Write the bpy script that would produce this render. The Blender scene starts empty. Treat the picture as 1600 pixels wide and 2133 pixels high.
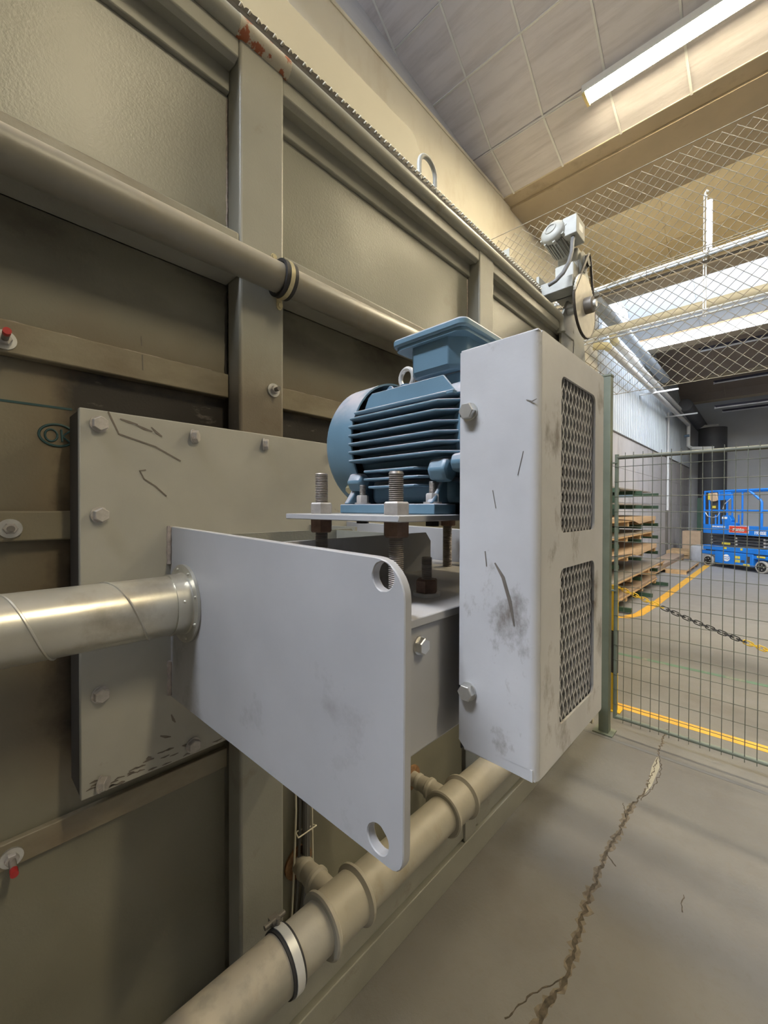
import bpy, bmesh, math, random
from mathutils import Vector, Matrix, Euler
random.seed(7)
SC = bpy.context.scene
COL = SC.collection
PI = math.pi

# ------------------------------------------------------------------ camera
cam_d = bpy.data.cameras.new('camera')
cam = bpy.data.objects.new('camera', cam_d)
COL.objects.link(cam)
cam.location = (0, 0, 1.5)
YAW, PITCH, ROLL = 0.7588, -0.0095, 0.0025
cam.rotation_euler = (Matrix.Rotation(YAW, 3, 'Z') @ Matrix.Rotation(PI / 2 + PITCH, 3, 'X') @ Matrix.Rotation(ROLL, 3, 'Z')).to_euler()
cam_d.sensor_fit = 'VERTICAL'
cam_d.sensor_height = 36.0
cam_d.lens = 855.0 / 2133.0 * 36.0
cam_d.clip_start = 0.02
cam_d.clip_end = 200
SC.camera = cam

# ------------------------------------------------------------------ light and exposure
w = bpy.data.worlds.new('world'); SC.world = w; w.use_nodes = True
bg = w.node_tree.nodes['Background']
bg.inputs[0].default_value = (0.75, 0.85, 1.0, 1); bg.inputs[1].default_value = 1.0
SC.view_settings.view_transform = 'Standard'
SC.view_settings.look = 'None'
SC.view_settings.gamma = 1.0
SC.view_settings.use_curve_mapping = False
SC.view_settings.exposure = 0.03
DAY = (0.80, 0.88, 1.0)
WARM = (1.0, 0.85, 0.57)
SKY_K = {-2: 85.0, -1: .6, 0: 1.2, 1: 20.0}     # radiance of the daylit roof glazing, bay by bay
TUBE_K = 150.0                                            # radiance of a lit fluorescent tube

# ------------------------------------------------------------------ materials
def new_mat(name):
    m = bpy.data.materials.new(name); m.use_nodes = True
    nt = m.node_tree
    return m, nt, nt.nodes['Principled BSDF']

def nd(nt, typ, **kw):
    n = nt.nodes.new(typ)
    for k, v in kw.items():
        if k in n.inputs.keys(): n.inputs[k].default_value = v
        else: setattr(n, k, v)
    return n

def mixc(nt, fac, a, b):
    n = nt.nodes.new('ShaderNodeMix'); n.data_type = 'RGBA'
    L = nt.links
    for sock, val in ((n.inputs['Factor'], fac), (n.inputs[6], a), (n.inputs[7], b)):
        if isinstance(val, bpy.types.NodeSocket): L.new(val, sock)
        elif isinstance(val, (int, float)): sock.default_value = val
        else: sock.default_value = (*val, 1)
    return n.outputs[2]

def math_n(nt, op, a, b=0.0, clamp=False):
    n = nt.nodes.new('ShaderNodeMath'); n.operation = op; n.use_clamp = clamp
    for i, v in enumerate((a, b)):
        if isinstance(v, bpy.types.NodeSocket): nt.links.new(v, n.inputs[i])
        else: n.inputs[i].default_value = v
    return n.outputs[0]

def ramp(nt, fac, lo, hi):
    n = nt.nodes.new('ShaderNodeMapRange'); n.clamp = True
    nt.links.new(fac, n.inputs[0]); n.inputs[1].default_value = lo; n.inputs[2].default_value = hi
    return n.outputs[0]

def noise(nt, co, scale, detail=4, rough=.55, stretch=None):
    if stretch:
        mp = nt.nodes.new('ShaderNodeMapping'); mp.inputs['Scale'].default_value = stretch
        nt.links.new(co, mp.inputs[0]); co = mp.outputs[0]
    n = nd(nt, 'ShaderNodeTexNoise', Scale=scale, Detail=detail, Roughness=rough)
    nt.links.new(co, n.inputs['Vector'])
    return n.outputs['Fac']

def paint(name, col, rough=.5, metal=0.0, var=.12, vscale=3.0, dirt=None, dscale=6.0, dlo=.58, dhi=.75, dust=None, damt=.6,
          bump=0.0, bscale=200.0, stretch=None, spec=.5, extra=None, dent=0.0):
    m, nt, b = new_mat(name)
    tc = nd(nt, 'ShaderNodeTexCoord'); co = tc.outputs['Object']
    c = mixc(nt, ramp(nt, noise(nt, co, vscale, 5), .3, .7), [x * (1 - var) for x in col], [min(1, x * (1 + var)) for x in col])
    if dirt is not None:
        f = ramp(nt, noise(nt, co, dscale, 8, .65, stretch), dlo, dhi)
        c = mixc(nt, f, c, dirt)
    if dust is not None:
        ge = nd(nt, 'ShaderNodeNewGeometry'); sp = nd(nt, 'ShaderNodeSeparateXYZ'); nt.links.new(ge.outputs['Normal'], sp.inputs[0])
        f = math_n(nt, 'MULTIPLY', ramp(nt, sp.outputs[2], .25, .8), math_n(nt, 'ADD', ramp(nt, noise(nt, co, 30, 5), .3, .6), .3), True)
        f = math_n(nt, 'MULTIPLY', f, damt, True)
        c = mixc(nt, f, c, dust)
    if extra: c = extra(nt, co, c)
    nt.links.new(c, b.inputs['Base Color'])
    b.inputs['Roughness'].default_value = rough; b.inputs['Metallic'].default_value = metal
    b.inputs['Specular IOR Level'].default_value = spec
    if bump or dent:
        bp = nd(nt, 'ShaderNodeBump', Strength=1.0, Distance=1.0)
        h = math_n(nt, 'MULTIPLY', noise(nt, co, bscale, 3), bump * .01)
        if dent: h = math_n(nt, 'ADD', h, math_n(nt, 'MULTIPLY', noise(nt, co, 2.2, 1), dent * .01))
        nt.links.new(h, bp.inputs['Height']); nt.links.new(bp.outputs[0], b.inputs['Normal'])
    return m

def emit(name, col, k):
    m, nt, b = new_mat(name)
    b.inputs['Base Color'].default_value = (.8, .8, .8, 1)
    b.inputs['Emission Color'].default_value = (*col, 1); b.inputs['Emission Strength'].default_value = k
    return m

def burn(nt, co, c, k=1.0):      # heat-scorched paint in a ring round the bolted adapter plate
    sp = nd(nt, 'ShaderNodeSeparateXYZ'); nt.links.new(co, sp.inputs[0])
    def boxd(ax, mid, half):
        return math_n(nt, 'MAXIMUM', math_n(nt, 'SUBTRACT', math_n(nt, 'ABSOLUTE', math_n(nt, 'SUBTRACT', sp.outputs[ax], mid)), half), 0)
    dy = boxd(1, -.42, .36); dz = boxd(2, 1.40, .31)
    d = math_n(nt, 'SQRT', math_n(nt, 'ADD', math_n(nt, 'MULTIPLY', dy, dy), math_n(nt, 'MULTIPLY', dz, dz)))
    n1 = noise(nt, co, 9, 6, .6)
    dd = math_n(nt, 'ADD', d, math_n(nt, 'MULTIPLY', math_n(nt, 'SUBTRACT', n1, .5), .11))
    brown = math_n(nt, 'SUBTRACT', 1.0, ramp(nt, dd, .05, .21))
    black = math_n(nt, 'SUBTRACT', 1.0, ramp(nt, dd, .045, .10))
    c = mixc(nt, math_n(nt, 'MULTIPLY', brown, .75 * k), c, (.16, .105, .05))
    c = mixc(nt, math_n(nt, 'MULTIPLY', black, .93 * (1 if k == 1 else .25)), c, (.012, .010, .009))
    flake = math_n(nt, 'MULTIPLY', ramp(nt, noise(nt, co, 26, 8, .7, (1, .5, 1.6)), .60, .70), black)
    c = mixc(nt, math_n(nt, 'MULTIPLY', flake, .55 * k), c, (.23, .20, .17))
    if k == 1:      # smoke blotches under the mid rail
        zf = ramp(nt, sp.outputs[2], 1.90, 2.06)
        nf = ramp(nt, noise(nt, co, 4.2, 5, .55, (1, .8, 1.4)), .47, .66)
        c = mixc(nt, math_n(nt, 'MULTIPLY', math_n(nt, 'MULTIPLY', zf, nf), .9), c, (.028, .019, .012))
    return c

def scorch(nt, co, c):    # oily brown bloom running along the rails
    f = ramp(nt, noise(nt, co, 3.1, 6, .6, (1, 1.0, 2.2)), .45, .66)
    return mixc(nt, math_n(nt, 'MULTIPLY', f, .6), c, (.115, .07, .03))

BEIGE = (.275, .275, .235)
MT = {}
MT['panel'] = paint('machine_paint_panel', BEIGE, .34, var=.10, vscale=2.2, dirt=(.20, .17, .115), dscale=3, dlo=.6, dhi=.85, bump=.05, bscale=190, dent=1.2)
MT['frame'] = paint('machine_paint_frame', (.30, .297, .255), .42, var=.10, vscale=4, dirt=(.17, .135, .085), dscale=5, dlo=.62, dhi=.82, bump=.03, bscale=220, extra=lambda nt, co, c: burn(nt, co, c, .8))
MT['rail'] = paint('machine_paint_rail', (.285, .277, .232), .42, var=.12, vscale=4, bump=.03, bscale=200, extra=scorch)
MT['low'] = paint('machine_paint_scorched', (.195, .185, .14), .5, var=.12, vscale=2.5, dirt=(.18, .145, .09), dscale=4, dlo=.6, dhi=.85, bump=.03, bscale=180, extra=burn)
MT['strap'] = paint('machine_paint_strap', (.25, .22, .155), .42, var=.15, vscale=3, bump=.03, bscale=180, extra=scorch)
MT['dark'] = paint('dark_scale', (.05, .045, .04), .7, var=.3)
MT['cream'] = paint('cream_paint', (.56, .51, .375), .6, var=.05, vscale=2)
MT['pipe'] = paint('beige_pipe', (.33, .31, .255), .45, var=.10, vscale=5, dirt=(.28, .23, .15), dscale=9, dlo=.58, dhi=.8, dust=(.40, .36, .29), damt=.5, bump=.02, bscale=120)
MT['pipeup'] = paint('dusty_rail_pipe', (.23, .215, .175), .4, var=.12, vscale=6, dirt=(.20, .15, .09), dscale=6, dlo=.6, dhi=.8, dust=(.43, .37, .28), damt=.7)
MT['steel'] = paint('grey_primed_steel', (.40, .405, .42), .5, var=.07, vscale=5, dirt=(.20, .185, .175), dscale=7, dlo=.60, dhi=.86, dust=(.40, .35, .29), damt=.4, bump=.008, bscale=300)
MT['guard'] = paint('scuffed_grey_sheet', (.53, .535, .55), .5, var=.10, vscale=8, dirt=(.15, .125, .10), dscale=15, dlo=.56, dhi=.70, stretch=(1, 1, .6), dust=(.36, .32, .26), damt=.5, bump=.01, bscale=250)
MT['plate'] = paint('adapter_plate', (.36, .355, .315), .5, var=.10, vscale=5, dirt=(.14, .115, .085), dscale=8, dlo=.66, dhi=.78, bump=.008, bscale=250)
MT['blue'] = paint('motor_blue', (.122, .222, .30), .45, var=.10, vscale=10, dust=(.50, .46, .47), damt=.9, bump=.012, bscale=350)
MT['zinc'] = paint('zinc_plated', (.62, .62, .60), .35, .75, var=.15, vscale=40, dust=(.4, .37, .33), damt=.4)
MT['nut'] = paint('dusty_nut', (.44, .42, .40), .55, .35, var=.2, vscale=60, dirt=(.30, .19, .13), dscale=50, dlo=.6, dhi=.7, dust=(.45, .42, .40), damt=.6)
MT['rustnut'] = paint('copper_brown_nut', (.17, .105, .075), .5, .4, var=.35, vscale=60)
MT['thread'] = paint('threaded_rod', (.20, .185, .17), .45, .5, var=.2, vscale=60, dust=(.42, .38, .34), damt=.8)
MT['blackst'] = paint('black_steel', (.03, .028, .026), .5, .3, var=.3, vscale=40)
MT['chain'] = paint('oily_chain', (.035, .028, .022), .5, .2, var=.3, vscale=60, dust=(.09, .07, .05), damt=.5)
MT['pin'] = paint('bright_pin', (.78, .74, .60), .4, .2, var=.05)
MT['rubber'] = paint('black_rubber', (.022, .021, .022), .6, var=.2)
MT['brass'] = paint('yellow_zinc', (.58, .52, .33), .35, .6, var=.2, vscale=40)
MT['galv'] = paint('galvanised_duct', (.56, .55, .49), .3, .65, var=.12, vscale=8, dirt=(.30, .26, .19), dscale=7, dlo=.55, dhi=.8, dust=(.50, .45, .36), damt=.3, bump=.015, bscale=90)
MT['weld'] = paint('weld_bead', (.40, .35, .32), .5, .3, var=.3, vscale=90)
MT['rust'] = paint('rusty_flange', (.24, .13, .06), .8, var=.4, vscale=60)
MT['peel'] = paint('peeling_tube_paint', (.42, .39, .31), .5, var=.1, vscale=8, dirt=(.30, .09, .035), dscale=26, dlo=.49, dhi=.53, bump=.05, bscale=80)
MT['marker'] = paint('green_marker', (.02, .07, .08), .6, var=.1)
MT['scratch'] = paint('scratch_mark', (.15, .13, .11), .7, var=.2, vscale=60)
MT['red'] = paint('red_tip', (.45, .03, .03), .5)
MT['floor'] = None
MT['gear'] = paint('gear_motor_grey', (.33, .335, .31), .5, var=.08, vscale=20, dust=(.5, .45, .35), damt=.5)
MT['disc'] = paint('sprocket_disc', (.48, .45, .38), .5, .2, var=.15, vscale=14)
MT['hub'] = paint('hub_steel', (.16, .145, .125), .5, .3)
MT['conduit'] = paint('grey_hose', (.13, .13, .13), .5)
MT['green'] = paint('fence_green', (.165, .19, .145), .5, var=.12, vscale=10)
MT['wire'] = paint('fence_wire', (.11, .115, .09), .6, .0, var=.15, vscale=10)
MT['link'] = paint('chain_link_wire', (.25, .22, .16), .6, .0, var=.2, vscale=10)
MT['yellow'] = paint('safety_yellow', (.70, .46, .02), .5, var=.08)
MT['black'] = paint('safety_black', (.014, .014, .015), .5)
MT['line'] = paint('floor_line_yellow', (.72, .40, .05), .6, var=.12, vscale=9, dirt=(.38, .30, .18), dscale=14, dlo=.60, dhi=.72)
MT['gline'] = paint('floor_line_green', (.10, .19, .13), .7, var=.2, vscale=6, dirt=(.27, .25, .20), dscale=10, dlo=.5, dhi=.65)
MT['joint'] = paint('floor_joint_grey', (.17, .17, .17), .8, var=.1)
MT['crack'] = paint('floor_crack', (.075, .062, .045), .95, var=.5, vscale=50)
MT['wear'] = paint('crack_wear', (.155, .13, .098), .95, var=.35, vscale=40)
MT['patch'] = paint('floor_patch', (.37, .35, .28), .9, var=.08, vscale=20)
MT['conc'] = paint('painted_concrete_wall', (.68, .64, .54), .8, var=.06, vscale=1.2, dirt=(.55, .48, .37), dscale=2.2, dlo=.5, dhi=.8, stretch=(1, 1, .45))
MT['band'] = paint('wall_band_grey', (.58, .58, .59), .8, var=.05)
MT['ceil'] = paint('ceiling_board', (.72, .685, .695), .85, var=.05, vscale=2, dirt=(.60, .565, .57), dscale=1.5, dlo=.45, dhi=.65, bump=.2, bscale=24, stretch=(.7, 8, 1))  # streak colour stands in for the shading of ripples in the boards
MT['ceil2'] = paint('ceiling_board_ochre', (.74, .59, .33), .85, var=.10, vscale=1.2)  # yellow of the warm tube light put into the board colour
MT['ceil3'] = paint('ceiling_board_white', (.38, .39, .40), .85, var=.04, vscale=2)
MT['ceil4'] = paint('ceiling_board_brown', (.30, .245, .20), .85, var=.08, vscale=1.5)
MT['batten'] = paint('seam_batten', (.66, .64, .63), .6)
MT['gutter'] = paint('gutter_beam', (.46, .38, .27), .8, var=.10, vscale=1.5, dirt=(.30, .24, .16), dscale=3, dlo=.55, dhi=.8)
MT['gutterf'] = paint('gutter_edge', (.62, .54, .40), .8, var=.08, vscale=3)
MT['white'] = paint('white_paint', (.80, .80, .78), .6, var=.04)
MT['corr'] = paint('corrugated_sheet', (.62, .66, .70), .45, .1, var=.05)
MT['lwall'] = paint('lower_wall_panel', (.62, .58, .56), .8, var=.06, vscale=1.5, dirt=(.45, .41, .38), dscale=3, dlo=.52, dhi=.8, stretch=(1, 1, .3))
MT['fwall'] = paint('far_wall_block', (.62, .63, .645), .9, var=.08, vscale=1.0)
MT['rwall'] = paint('dark_right_wall', (.17, .165, .155), .9, var=.1)
MT['duct'] = paint('grey_blue_duct', (.42, .46, .50), .45, .2)
MT['dduct'] = paint('dark_duct', (.09, .09, .095), .6)
MT['bpipe'] = paint('large_beige_pipe', (.46, .45, .385), .5, var=.05)
MT['insul'] = paint('pipe_insulation', (.70, .68, .64), .7, var=.06, vscale=6)
MT['cinsul'] = paint('cream_elbow', (.72, .66, .42), .7, var=.05)
MT['alu'] = paint('bright_conduit', (.72, .72, .70), .3, .5, var=.1, vscale=10)
MT['rack'] = paint('rack_green', (.03, .075, .05), .5, var=.15)
MT['rackblue'] = paint('rack_blue', (.16, .24, .33), .5)
MT['wood'] = paint('pallet_wood', (.55, .37, .20), .75, var=.18, vscale=12, stretch=None)
MT['board'] = paint('fibre_board', (.36, .27, .20), .7, var=.10, vscale=6)
MT['sheet'] = paint('stacked_sheet', (.30, .27, .24), .5, var=.12, vscale=6)
MT['card'] = paint('cardboard', (.50, .36, .24), .8, var=.08, vscale=8)
MT['lift'] = paint('lift_blue', (.012, .20, .72), .4, var=.05)
MT['liftdk'] = paint('lift_dark_steel', (.055, .06, .07), .5)
MT['tyre'] = paint('grey_tyre', (.34, .33, .31), .7)
MT['redsign'] = paint('red_sticker', (.72, .06, .03), .5, var=.02)
MT['wsign'] = paint('white_lettering', (.85, .86, .86), .5, var=.02)
MT['ysign'] = paint('yellow_sticker', (.72, .60, .06), .5, var=.02)
MT['tan'] = paint('tan_manual_pouch', (.55, .40, .27), .6)
MT['bag'] = paint('white_bag', (.70, .70, .72), .6, var=.08, vscale=12)
MT['lamp'] = emit('fluorescent_tube', WARM, TUBE_K)
MT['lampcap'] = paint('lamp_end_cap', (.75, .62, .30), .5)
MT['offtube'] = paint('unlit_lamp_white', (.80, .82, .88), .4)
MT['offbody'] = paint('unlit_lamp_dark', (.06, .06, .10), .6)

def floor_mat():
    m, nt, b = new_mat('concrete_floor')
    tc = nd(nt, 'ShaderNodeTexCoord'); co = tc.outputs['Object']
    c = mixc(nt, ramp(nt, noise(nt, co, 1.1, 6), .32, .68), (.145, .138, .127), (.205, .20, .19))
    c = mixc(nt, math_n(nt, 'MULTIPLY', ramp(nt, noise(nt, co, 1.7, 7, .62), .55, .72), .75), c, (.13, .115, .10))
    c = mixc(nt, math_n(nt, 'MULTIPLY', ramp(nt, noise(nt, co, 30, 6, .7), .52, .75), .35), c, (.16, .135, .10))
    c = mixc(nt, math_n(nt, 'MULTIPLY', ramp(nt, noise(nt, co, 1.2, 6, .6, (.35, 2.4, 1)), .55, .75), .5), c, (.17, .17, .175))
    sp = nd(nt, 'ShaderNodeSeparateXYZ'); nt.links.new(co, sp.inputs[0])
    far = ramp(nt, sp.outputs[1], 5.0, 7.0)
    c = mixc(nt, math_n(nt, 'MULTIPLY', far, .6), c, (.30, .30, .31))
    nt.links.new(c, b.inputs['Base Color'])
    nt.links.new(math_n(nt, 'ADD', .5, math_n(nt, 'MULTIPLY', noise(nt, co, 6, 4), .25)), b.inputs['Roughness'])
    bp = nd(nt, 'ShaderNodeBump', Strength=.5, Distance=.004)
    nt.links.new(noise(nt, co, 60, 6, .7), bp.inputs['Height']); nt.links.new(bp.outputs[0], b.inputs['Normal'])
    return m
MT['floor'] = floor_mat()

# ------------------------------------------------------------------ geometry helpers
ORG = {}
class G:
    def __init__(s): s.v = []; s.f = []
    def add(s, vs, fs):
        o = len(s.v); s.v += [Vector(q) for q in vs]; s.f += [[o + i for i in f] for f in fs]; return s
    def box(s, x0, x1, y0, y1, z0, z1):
        vs = [(x, y, z) for x in (x0, x1) for y in (y0, y1) for z in (z0, z1)]
        return s.add(vs, [(0, 1, 3, 2), (4, 6, 7, 5), (0, 4, 5, 1), (2, 3, 7, 6), (0, 2, 6, 4), (1, 5, 7, 3)])
    def cyl(s, p0, p1, r0, r1=None, n=16, caps=True):
        return s.lathe(p0, p1, [(0, r0), (1, r0 if r1 is None else r1)], n, caps, rel=True)
    def lathe(s, p0, p1, prof, n=24, caps=True, rel=False, phase=0.0):
        p0 = Vector(p0); p1 = Vector(p1); d = p1 - p0; ln = d.length; d.normalize()
        a = d.orthogonal().normalized()
        if abs(d.z) < .99: a = d.cross(Vector((0, 0, 1))).normalized()
        else: a = Vector((1, 0, 0))
        b = d.cross(a)
        vs = []; fs = []
        for t, r in prof:
            c = p0 + d * (t * ln if rel else t)
            for i in range(n):
                th = 2 * PI * i / n + phase
                vs.append(c + (a * math.cos(th) + b * math.sin(th)) * r)
        for j in range(len(prof) - 1):
            for i in range(n):
                k = (i + 1) % n
                fs.append((j * n + i, j * n + k, (j + 1) * n + k, (j + 1) * n + i))
        if caps:
            fs.append(tuple(range(n - 1, -1, -1))); m = (len(prof) - 1) * n; fs.append(tuple(m + i for i in range(n)))
        return s.add(vs, fs)
    def tube(s, pts, r, n=8, closed=False, caps=True):
        P = [Vector(p) for p in pts]; N = len(P); vs = []; fs = []
        T = []
        for i in range(N):
            if closed: t = (P[(i + 1) % N] - P[i - 1])
            else: t = P[min(i + 1, N - 1)] - P[max(i - 1, 0)]
            T.append(t.normalized())
        a = T[0].orthogonal().normalized()
        for i in range(N):
            a = (a - T[i] * a.dot(T[i])).normalized(); b = T[i].cross(a)
            rr = r[i] if isinstance(r, (list, tuple)) else r
            for k in range(n):
                th = 2 * PI * k / n
                vs.append(P[i] + (a * math.cos(th) + b * math.sin(th)) * rr)
        for j in range(N if closed else N - 1):
            j2 = (j + 1) % N
            for i in range(n):
                k = (i + 1) % n
                fs.append((j * n + i, j * n + k, j2 * n + k, j2 * n + i))
        if caps and not closed:
            fs.append(tuple(range(n - 1, -1, -1))); fs.append(tuple((N - 1) * n + i for i in range(n)))
        return s.add(vs, fs)
    def ribbon(s, pts, wdt, nrm, th=.0006):
        nrm = Vector(nrm).normalized(); P = [Vector(p) for p in pts]; vs = []; fs = []
        for i, p in enumerate(P):
            t = (P[min(i + 1, len(P) - 1)] - P[max(i - 1, 0)]).normalized(); sd = nrm.cross(t).normalized()
            ww = (wdt[i] if isinstance(wdt, list) else wdt) / 2
            vs += [p - sd * ww, p + sd * ww, p + sd * ww + nrm * th, p - sd * ww + nrm * th]
        for i in range(len(P) - 1):
            a = i * 4; b = a + 4
            for k in range(4): fs.append((a + k, a + (k + 1) % 4, b + (k + 1) % 4, b + k))
        fs.append((3, 2, 1, 0)); e = (len(P) - 1) * 4; fs.append((e, e + 1, e + 2, e + 3))
        return s.add(vs, fs)
    def prism(s, pts, ax, d0, d1):
        """pts: 2D outline in the two axes other than ax (in xyz order), extruded d0..d1 along ax"""
        def mk(p, d):
            q = list(p); q.insert(ax, d); return q
        n = len(pts); vs = [mk(p, d0) for p in pts] + [mk(p, d1) for p in pts]
        fs = [tuple(range(n)), tuple(range(2 * n - 1, n - 1, -1))] + [(i, (i + 1) % n, n + (i + 1) % n, n + i) for i in range(n)]
        return s.add(vs, fs)
    def holed(s, outline, holes, ax, d0, d1):
        """plate with holes"""
        bm = bmesh.new(); loops = []; ed = []
        for lp in [outline] + holes:
            vv = []
            for p in lp:
                q = list(p); q.insert(ax, d0); vv.append(bm.verts.new(q))
            loops.append(vv)
            for i in range(len(vv)): ed.append(bm.edges.new((vv[i], vv[(i + 1) % len(vv)])))
        bmesh.ops.triangle_fill(bm, use_beauty=True, use_dissolve=False, edges=ed)
        bm.verts.index_update()
        vs = [v.co.copy() for v in bm.verts]; tri = [tuple(v.index for v in f.verts) for f in bm.faces]
        n = len(vs); v2 = []
        for v in vs:
            q = v.copy(); q[ax] = d1; v2.append(q)
        fs = tri + [tuple(n + i for i in reversed(t)) for t in tri]
        for vv in loops:
            for i in range(len(vv)):
                a = vv[i].index; b = vv[(i + 1) % len(vv)].index
                fs.append((a, b, n + b, n + a))
        bm.free()
        return s.add(vs + v2, fs)
    def xf(s, mat, start=0):
        for i in range(start, len(s.v)): s.v[i] = mat @ s.v[i]
        return s

def rrect(x0, x1, y0, y1, r, n=5):
    o = []
    for cx, cy, a in ((x1 - r, y1 - r, 0), (x0 + r, y1 - r, 90), (x0 + r, y0 + r, 180), (x1 - r, y0 + r, 270)):
        for i in range(n + 1):
            t = math.radians(a + 90 * i / n); o.append((cx + r * math.cos(t), cy + r * math.sin(t)))
    return o
def circ(cx, cy, r, n=24): return [(cx + r * math.cos(2 * PI * i / n), cy + r * math.sin(2 * PI * i / n)) for i in range(n)]

def tag(o, label=None, cat=None, group=None, kind=None):
    if label: o['label'] = label
    if cat: o['category'] = cat
    if group: o['group'] = group
    if kind: o['kind'] = kind
    return o

def thing(name, label, cat, loc=(0, 0, 0), group=None, rz=0.0, local=False):
    o = bpy.data.objects.new(name, None); COL.objects.link(o); o.empty_display_size = .05
    o.location = loc; o.rotation_euler = (0, 0, rz)
    ORG[o] = Vector((0, 0, 0)) if local else Vector(loc)
    return tag(o, label, cat, group)

def mesh_of(name, g, mat, smooth=35):
    me = bpy.data.meshes.new(name)
    me.from_pydata([tuple(v) for v in g.v], [], g.f)
    bm = bmesh.new(); bm.from_mesh(me); bmesh.ops.recalc_face_normals(bm, faces=bm.faces); bm.to_mesh(me); bm.free()
    me.materials.append(mat)
    if smooth:
        me.polygons.foreach_set('use_smooth', [True] * len(me.polygons))
        me.set_sharp_from_angle(angle=math.radians(smooth))
    return me

def part(name, g, mat, parent=None, bevel=0.0, seg=2, smooth=35, label=None, org=None):
    if isinstance(mat, str): mat = MT[mat]
    if parent is not None: o0 = ORG[parent]
    elif org is not None: o0 = Vector(org)
    else:
        xs = [v.x for v in g.v]; ys = [v.y for v in g.v]; zs = [v.z for v in g.v]
        o0 = Vector(((min(xs) + max(xs)) / 2, (min(ys) + max(ys)) / 2, min(zs)))
    for i in range(len(g.v)): g.v[i] = g.v[i] - o0
    o = bpy.data.objects.new(name, mesh_of(name, g, mat, smooth)); COL.objects.link(o)
    ORG[o] = o0
    if parent is not None: o.parent = parent
    else: o.location = o0
    if bevel:
        b = o.modifiers.new('bevel', 'BEVEL'); b.width = bevel; b.segments = seg; b.limit_method = 'ANGLE'; b.angle_limit = math.radians(40); b.harden_normals = False
    if label: o['label'] = label
    return o

def put(name, me, parent, loc, rot=(0, 0, 0), label=None):
    """an instance of a mesh built about its own origin, as a part"""
    o = bpy.data.objects.new(name, me); COL.objects.link(o)
    par = parent; base = ORG[parent]
    o.parent = par; o.location = Vector(loc) - base; o.rotation_euler = rot
    ORG[o] = base
    if label: o['label'] = label
    return o

def copy_tree(o, parent=None):
    c = o.copy(); COL.objects.link(c); c.parent = parent
    ORG[c] = ORG[o]
    for ch in list(o.children): copy_tree(ch, c)
    return c

def struct(name, g, mat, bevel=0, smooth=35, parent=None):
    o = part(name, g, mat, parent, bevel, smooth=smooth, org=(0, 0, 0) if parent is None else None)
    if parent is None: o['kind'] = 'structure'
    return o

def text_part(name, body, size, mat, parent, M4, extrude=.002, label=None, bold=0.0, sx=1.0):
    cu = bpy.data.curves.new(name, 'FONT'); cu.body = body; cu.size = size; cu.extrude = extrude; cu.offset = bold
    cu.align_x = 'CENTER'; cu.align_y = 'CENTER'; cu.resolution_u = 3
    to = bpy.data.objects.new(name, cu); COL.objects.link(to)
    dg = bpy.context.evaluated_depsgraph_get(); dg.update()
    me = bpy.data.meshes.new_from_object(to.evaluated_get(dg))
    bpy.data.objects.remove(to); bpy.data.curves.remove(cu)
    base = ORG[parent]
    me.transform(Matrix.Translation(-base) @ M4 @ Matrix.Diagonal((sx, 1, 1, 1)))
    me.materials.clear(); me.materials.append(MT[mat])
    o = bpy.data.objects.new(name, me); COL.objects.link(o); o.parent = parent; ORG[o] = base
    if label: o['label'] = label
    return o

RX = (0, PI / 2, 0)          # local +Z -> world +X
RNY = (PI / 2, 0, 0)         # local +Z -> world -Y

def hexg(af, h, z0=0.0, ch=.12):
    r = af / math.sqrt(3)
    return G().lathe((0, 0, z0), (0, 0, z0 + h), [(0, r), (h * (1 - ch), r), (h, r * .90)], 6)
def bolt_mesh(name, af, h, wr, wh, mat):
    g = G().lathe((0, 0, 0), (0, 0, wh), [(0, wr), (wh, wr)], 20)
    g.v += []; h0 = hexg(af, h, wh); g.add(h0.v, h0.f)
    return mesh_of(name, g, mat, 30)
BOLT16 = bolt_mesh('bolt_head', .023, .010, .0155, .002, MT['nut'])
BOLT10 = bolt_mesh('bolt_head', .0165, .0075, .0105, .002, MT['zinc'])
BOLT8 = bolt_mesh('bolt_head', .012, .005, .008, .001, MT['brass'])
RIVET = mesh_of('rivet', G().lathe((0, 0, 0), (0, 0, .003), [(0, .003), (.0015, .0028), (.003, .0012)], 10), MT['galv'])

def threaded(p0, p1, r, pitch, n=14):
    ln = (Vector(p1) - Vector(p0)).length; k = int(ln / pitch); prof = []
    for i in range(k):
        prof += [(i * pitch, r * .86), (i * pitch + pitch * .5, r)]
    prof.append((ln, r * .86))
    return G().lathe(p0, p1, prof, n)

# ================================================================== SETTING
G0 = 5.0; PITCHG = 3.63; ZG = 5.55
WX = -2.6; XR = 4.2; YB = -7.5; YF = 21.5
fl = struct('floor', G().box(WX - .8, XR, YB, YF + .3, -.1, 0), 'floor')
# wall on the left: upper cream wall, grey leaning band, lower panels, corrugated sheet
struct('wall_left', G().box(WX - .2, WX, YB, 9.0, 0, 5.58), 'conc')
struct('trim_1', G().box(WX, WX + .012, YB, 5.0, 5.545, 5.58), 'conc', bevel=.008)
struct('wall_left_band', G().add([(WX - .02, YB, 5.58), (WX - .02, 5.2, 5.58), (-3.97, 5.2, 8.4), (-3.97, YB, 8.4), (WX - .3, YB, 5.5), (WX - .3, 5.2, 5.5), (-4.2, 5.2, 8.4), (-4.2, YB, 8.4)],
       [(0, 1, 2, 3), (7, 6, 5, 4), (0, 3, 7, 4), (1, 5, 6, 2), (3, 2, 6, 7), (0, 4, 5, 1)]), 'band')
wl = struct('wall_left_far', G().box(WX - .25, WX - .06, 9.0, YF + .3, 0, 6.4), 'lwall')
struct('wall_left_upper', G().box(WX - .2, WX - .05, 5.2, 9.0, 5.58, 7.4), 'conc')
yy = 9.0
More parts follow.
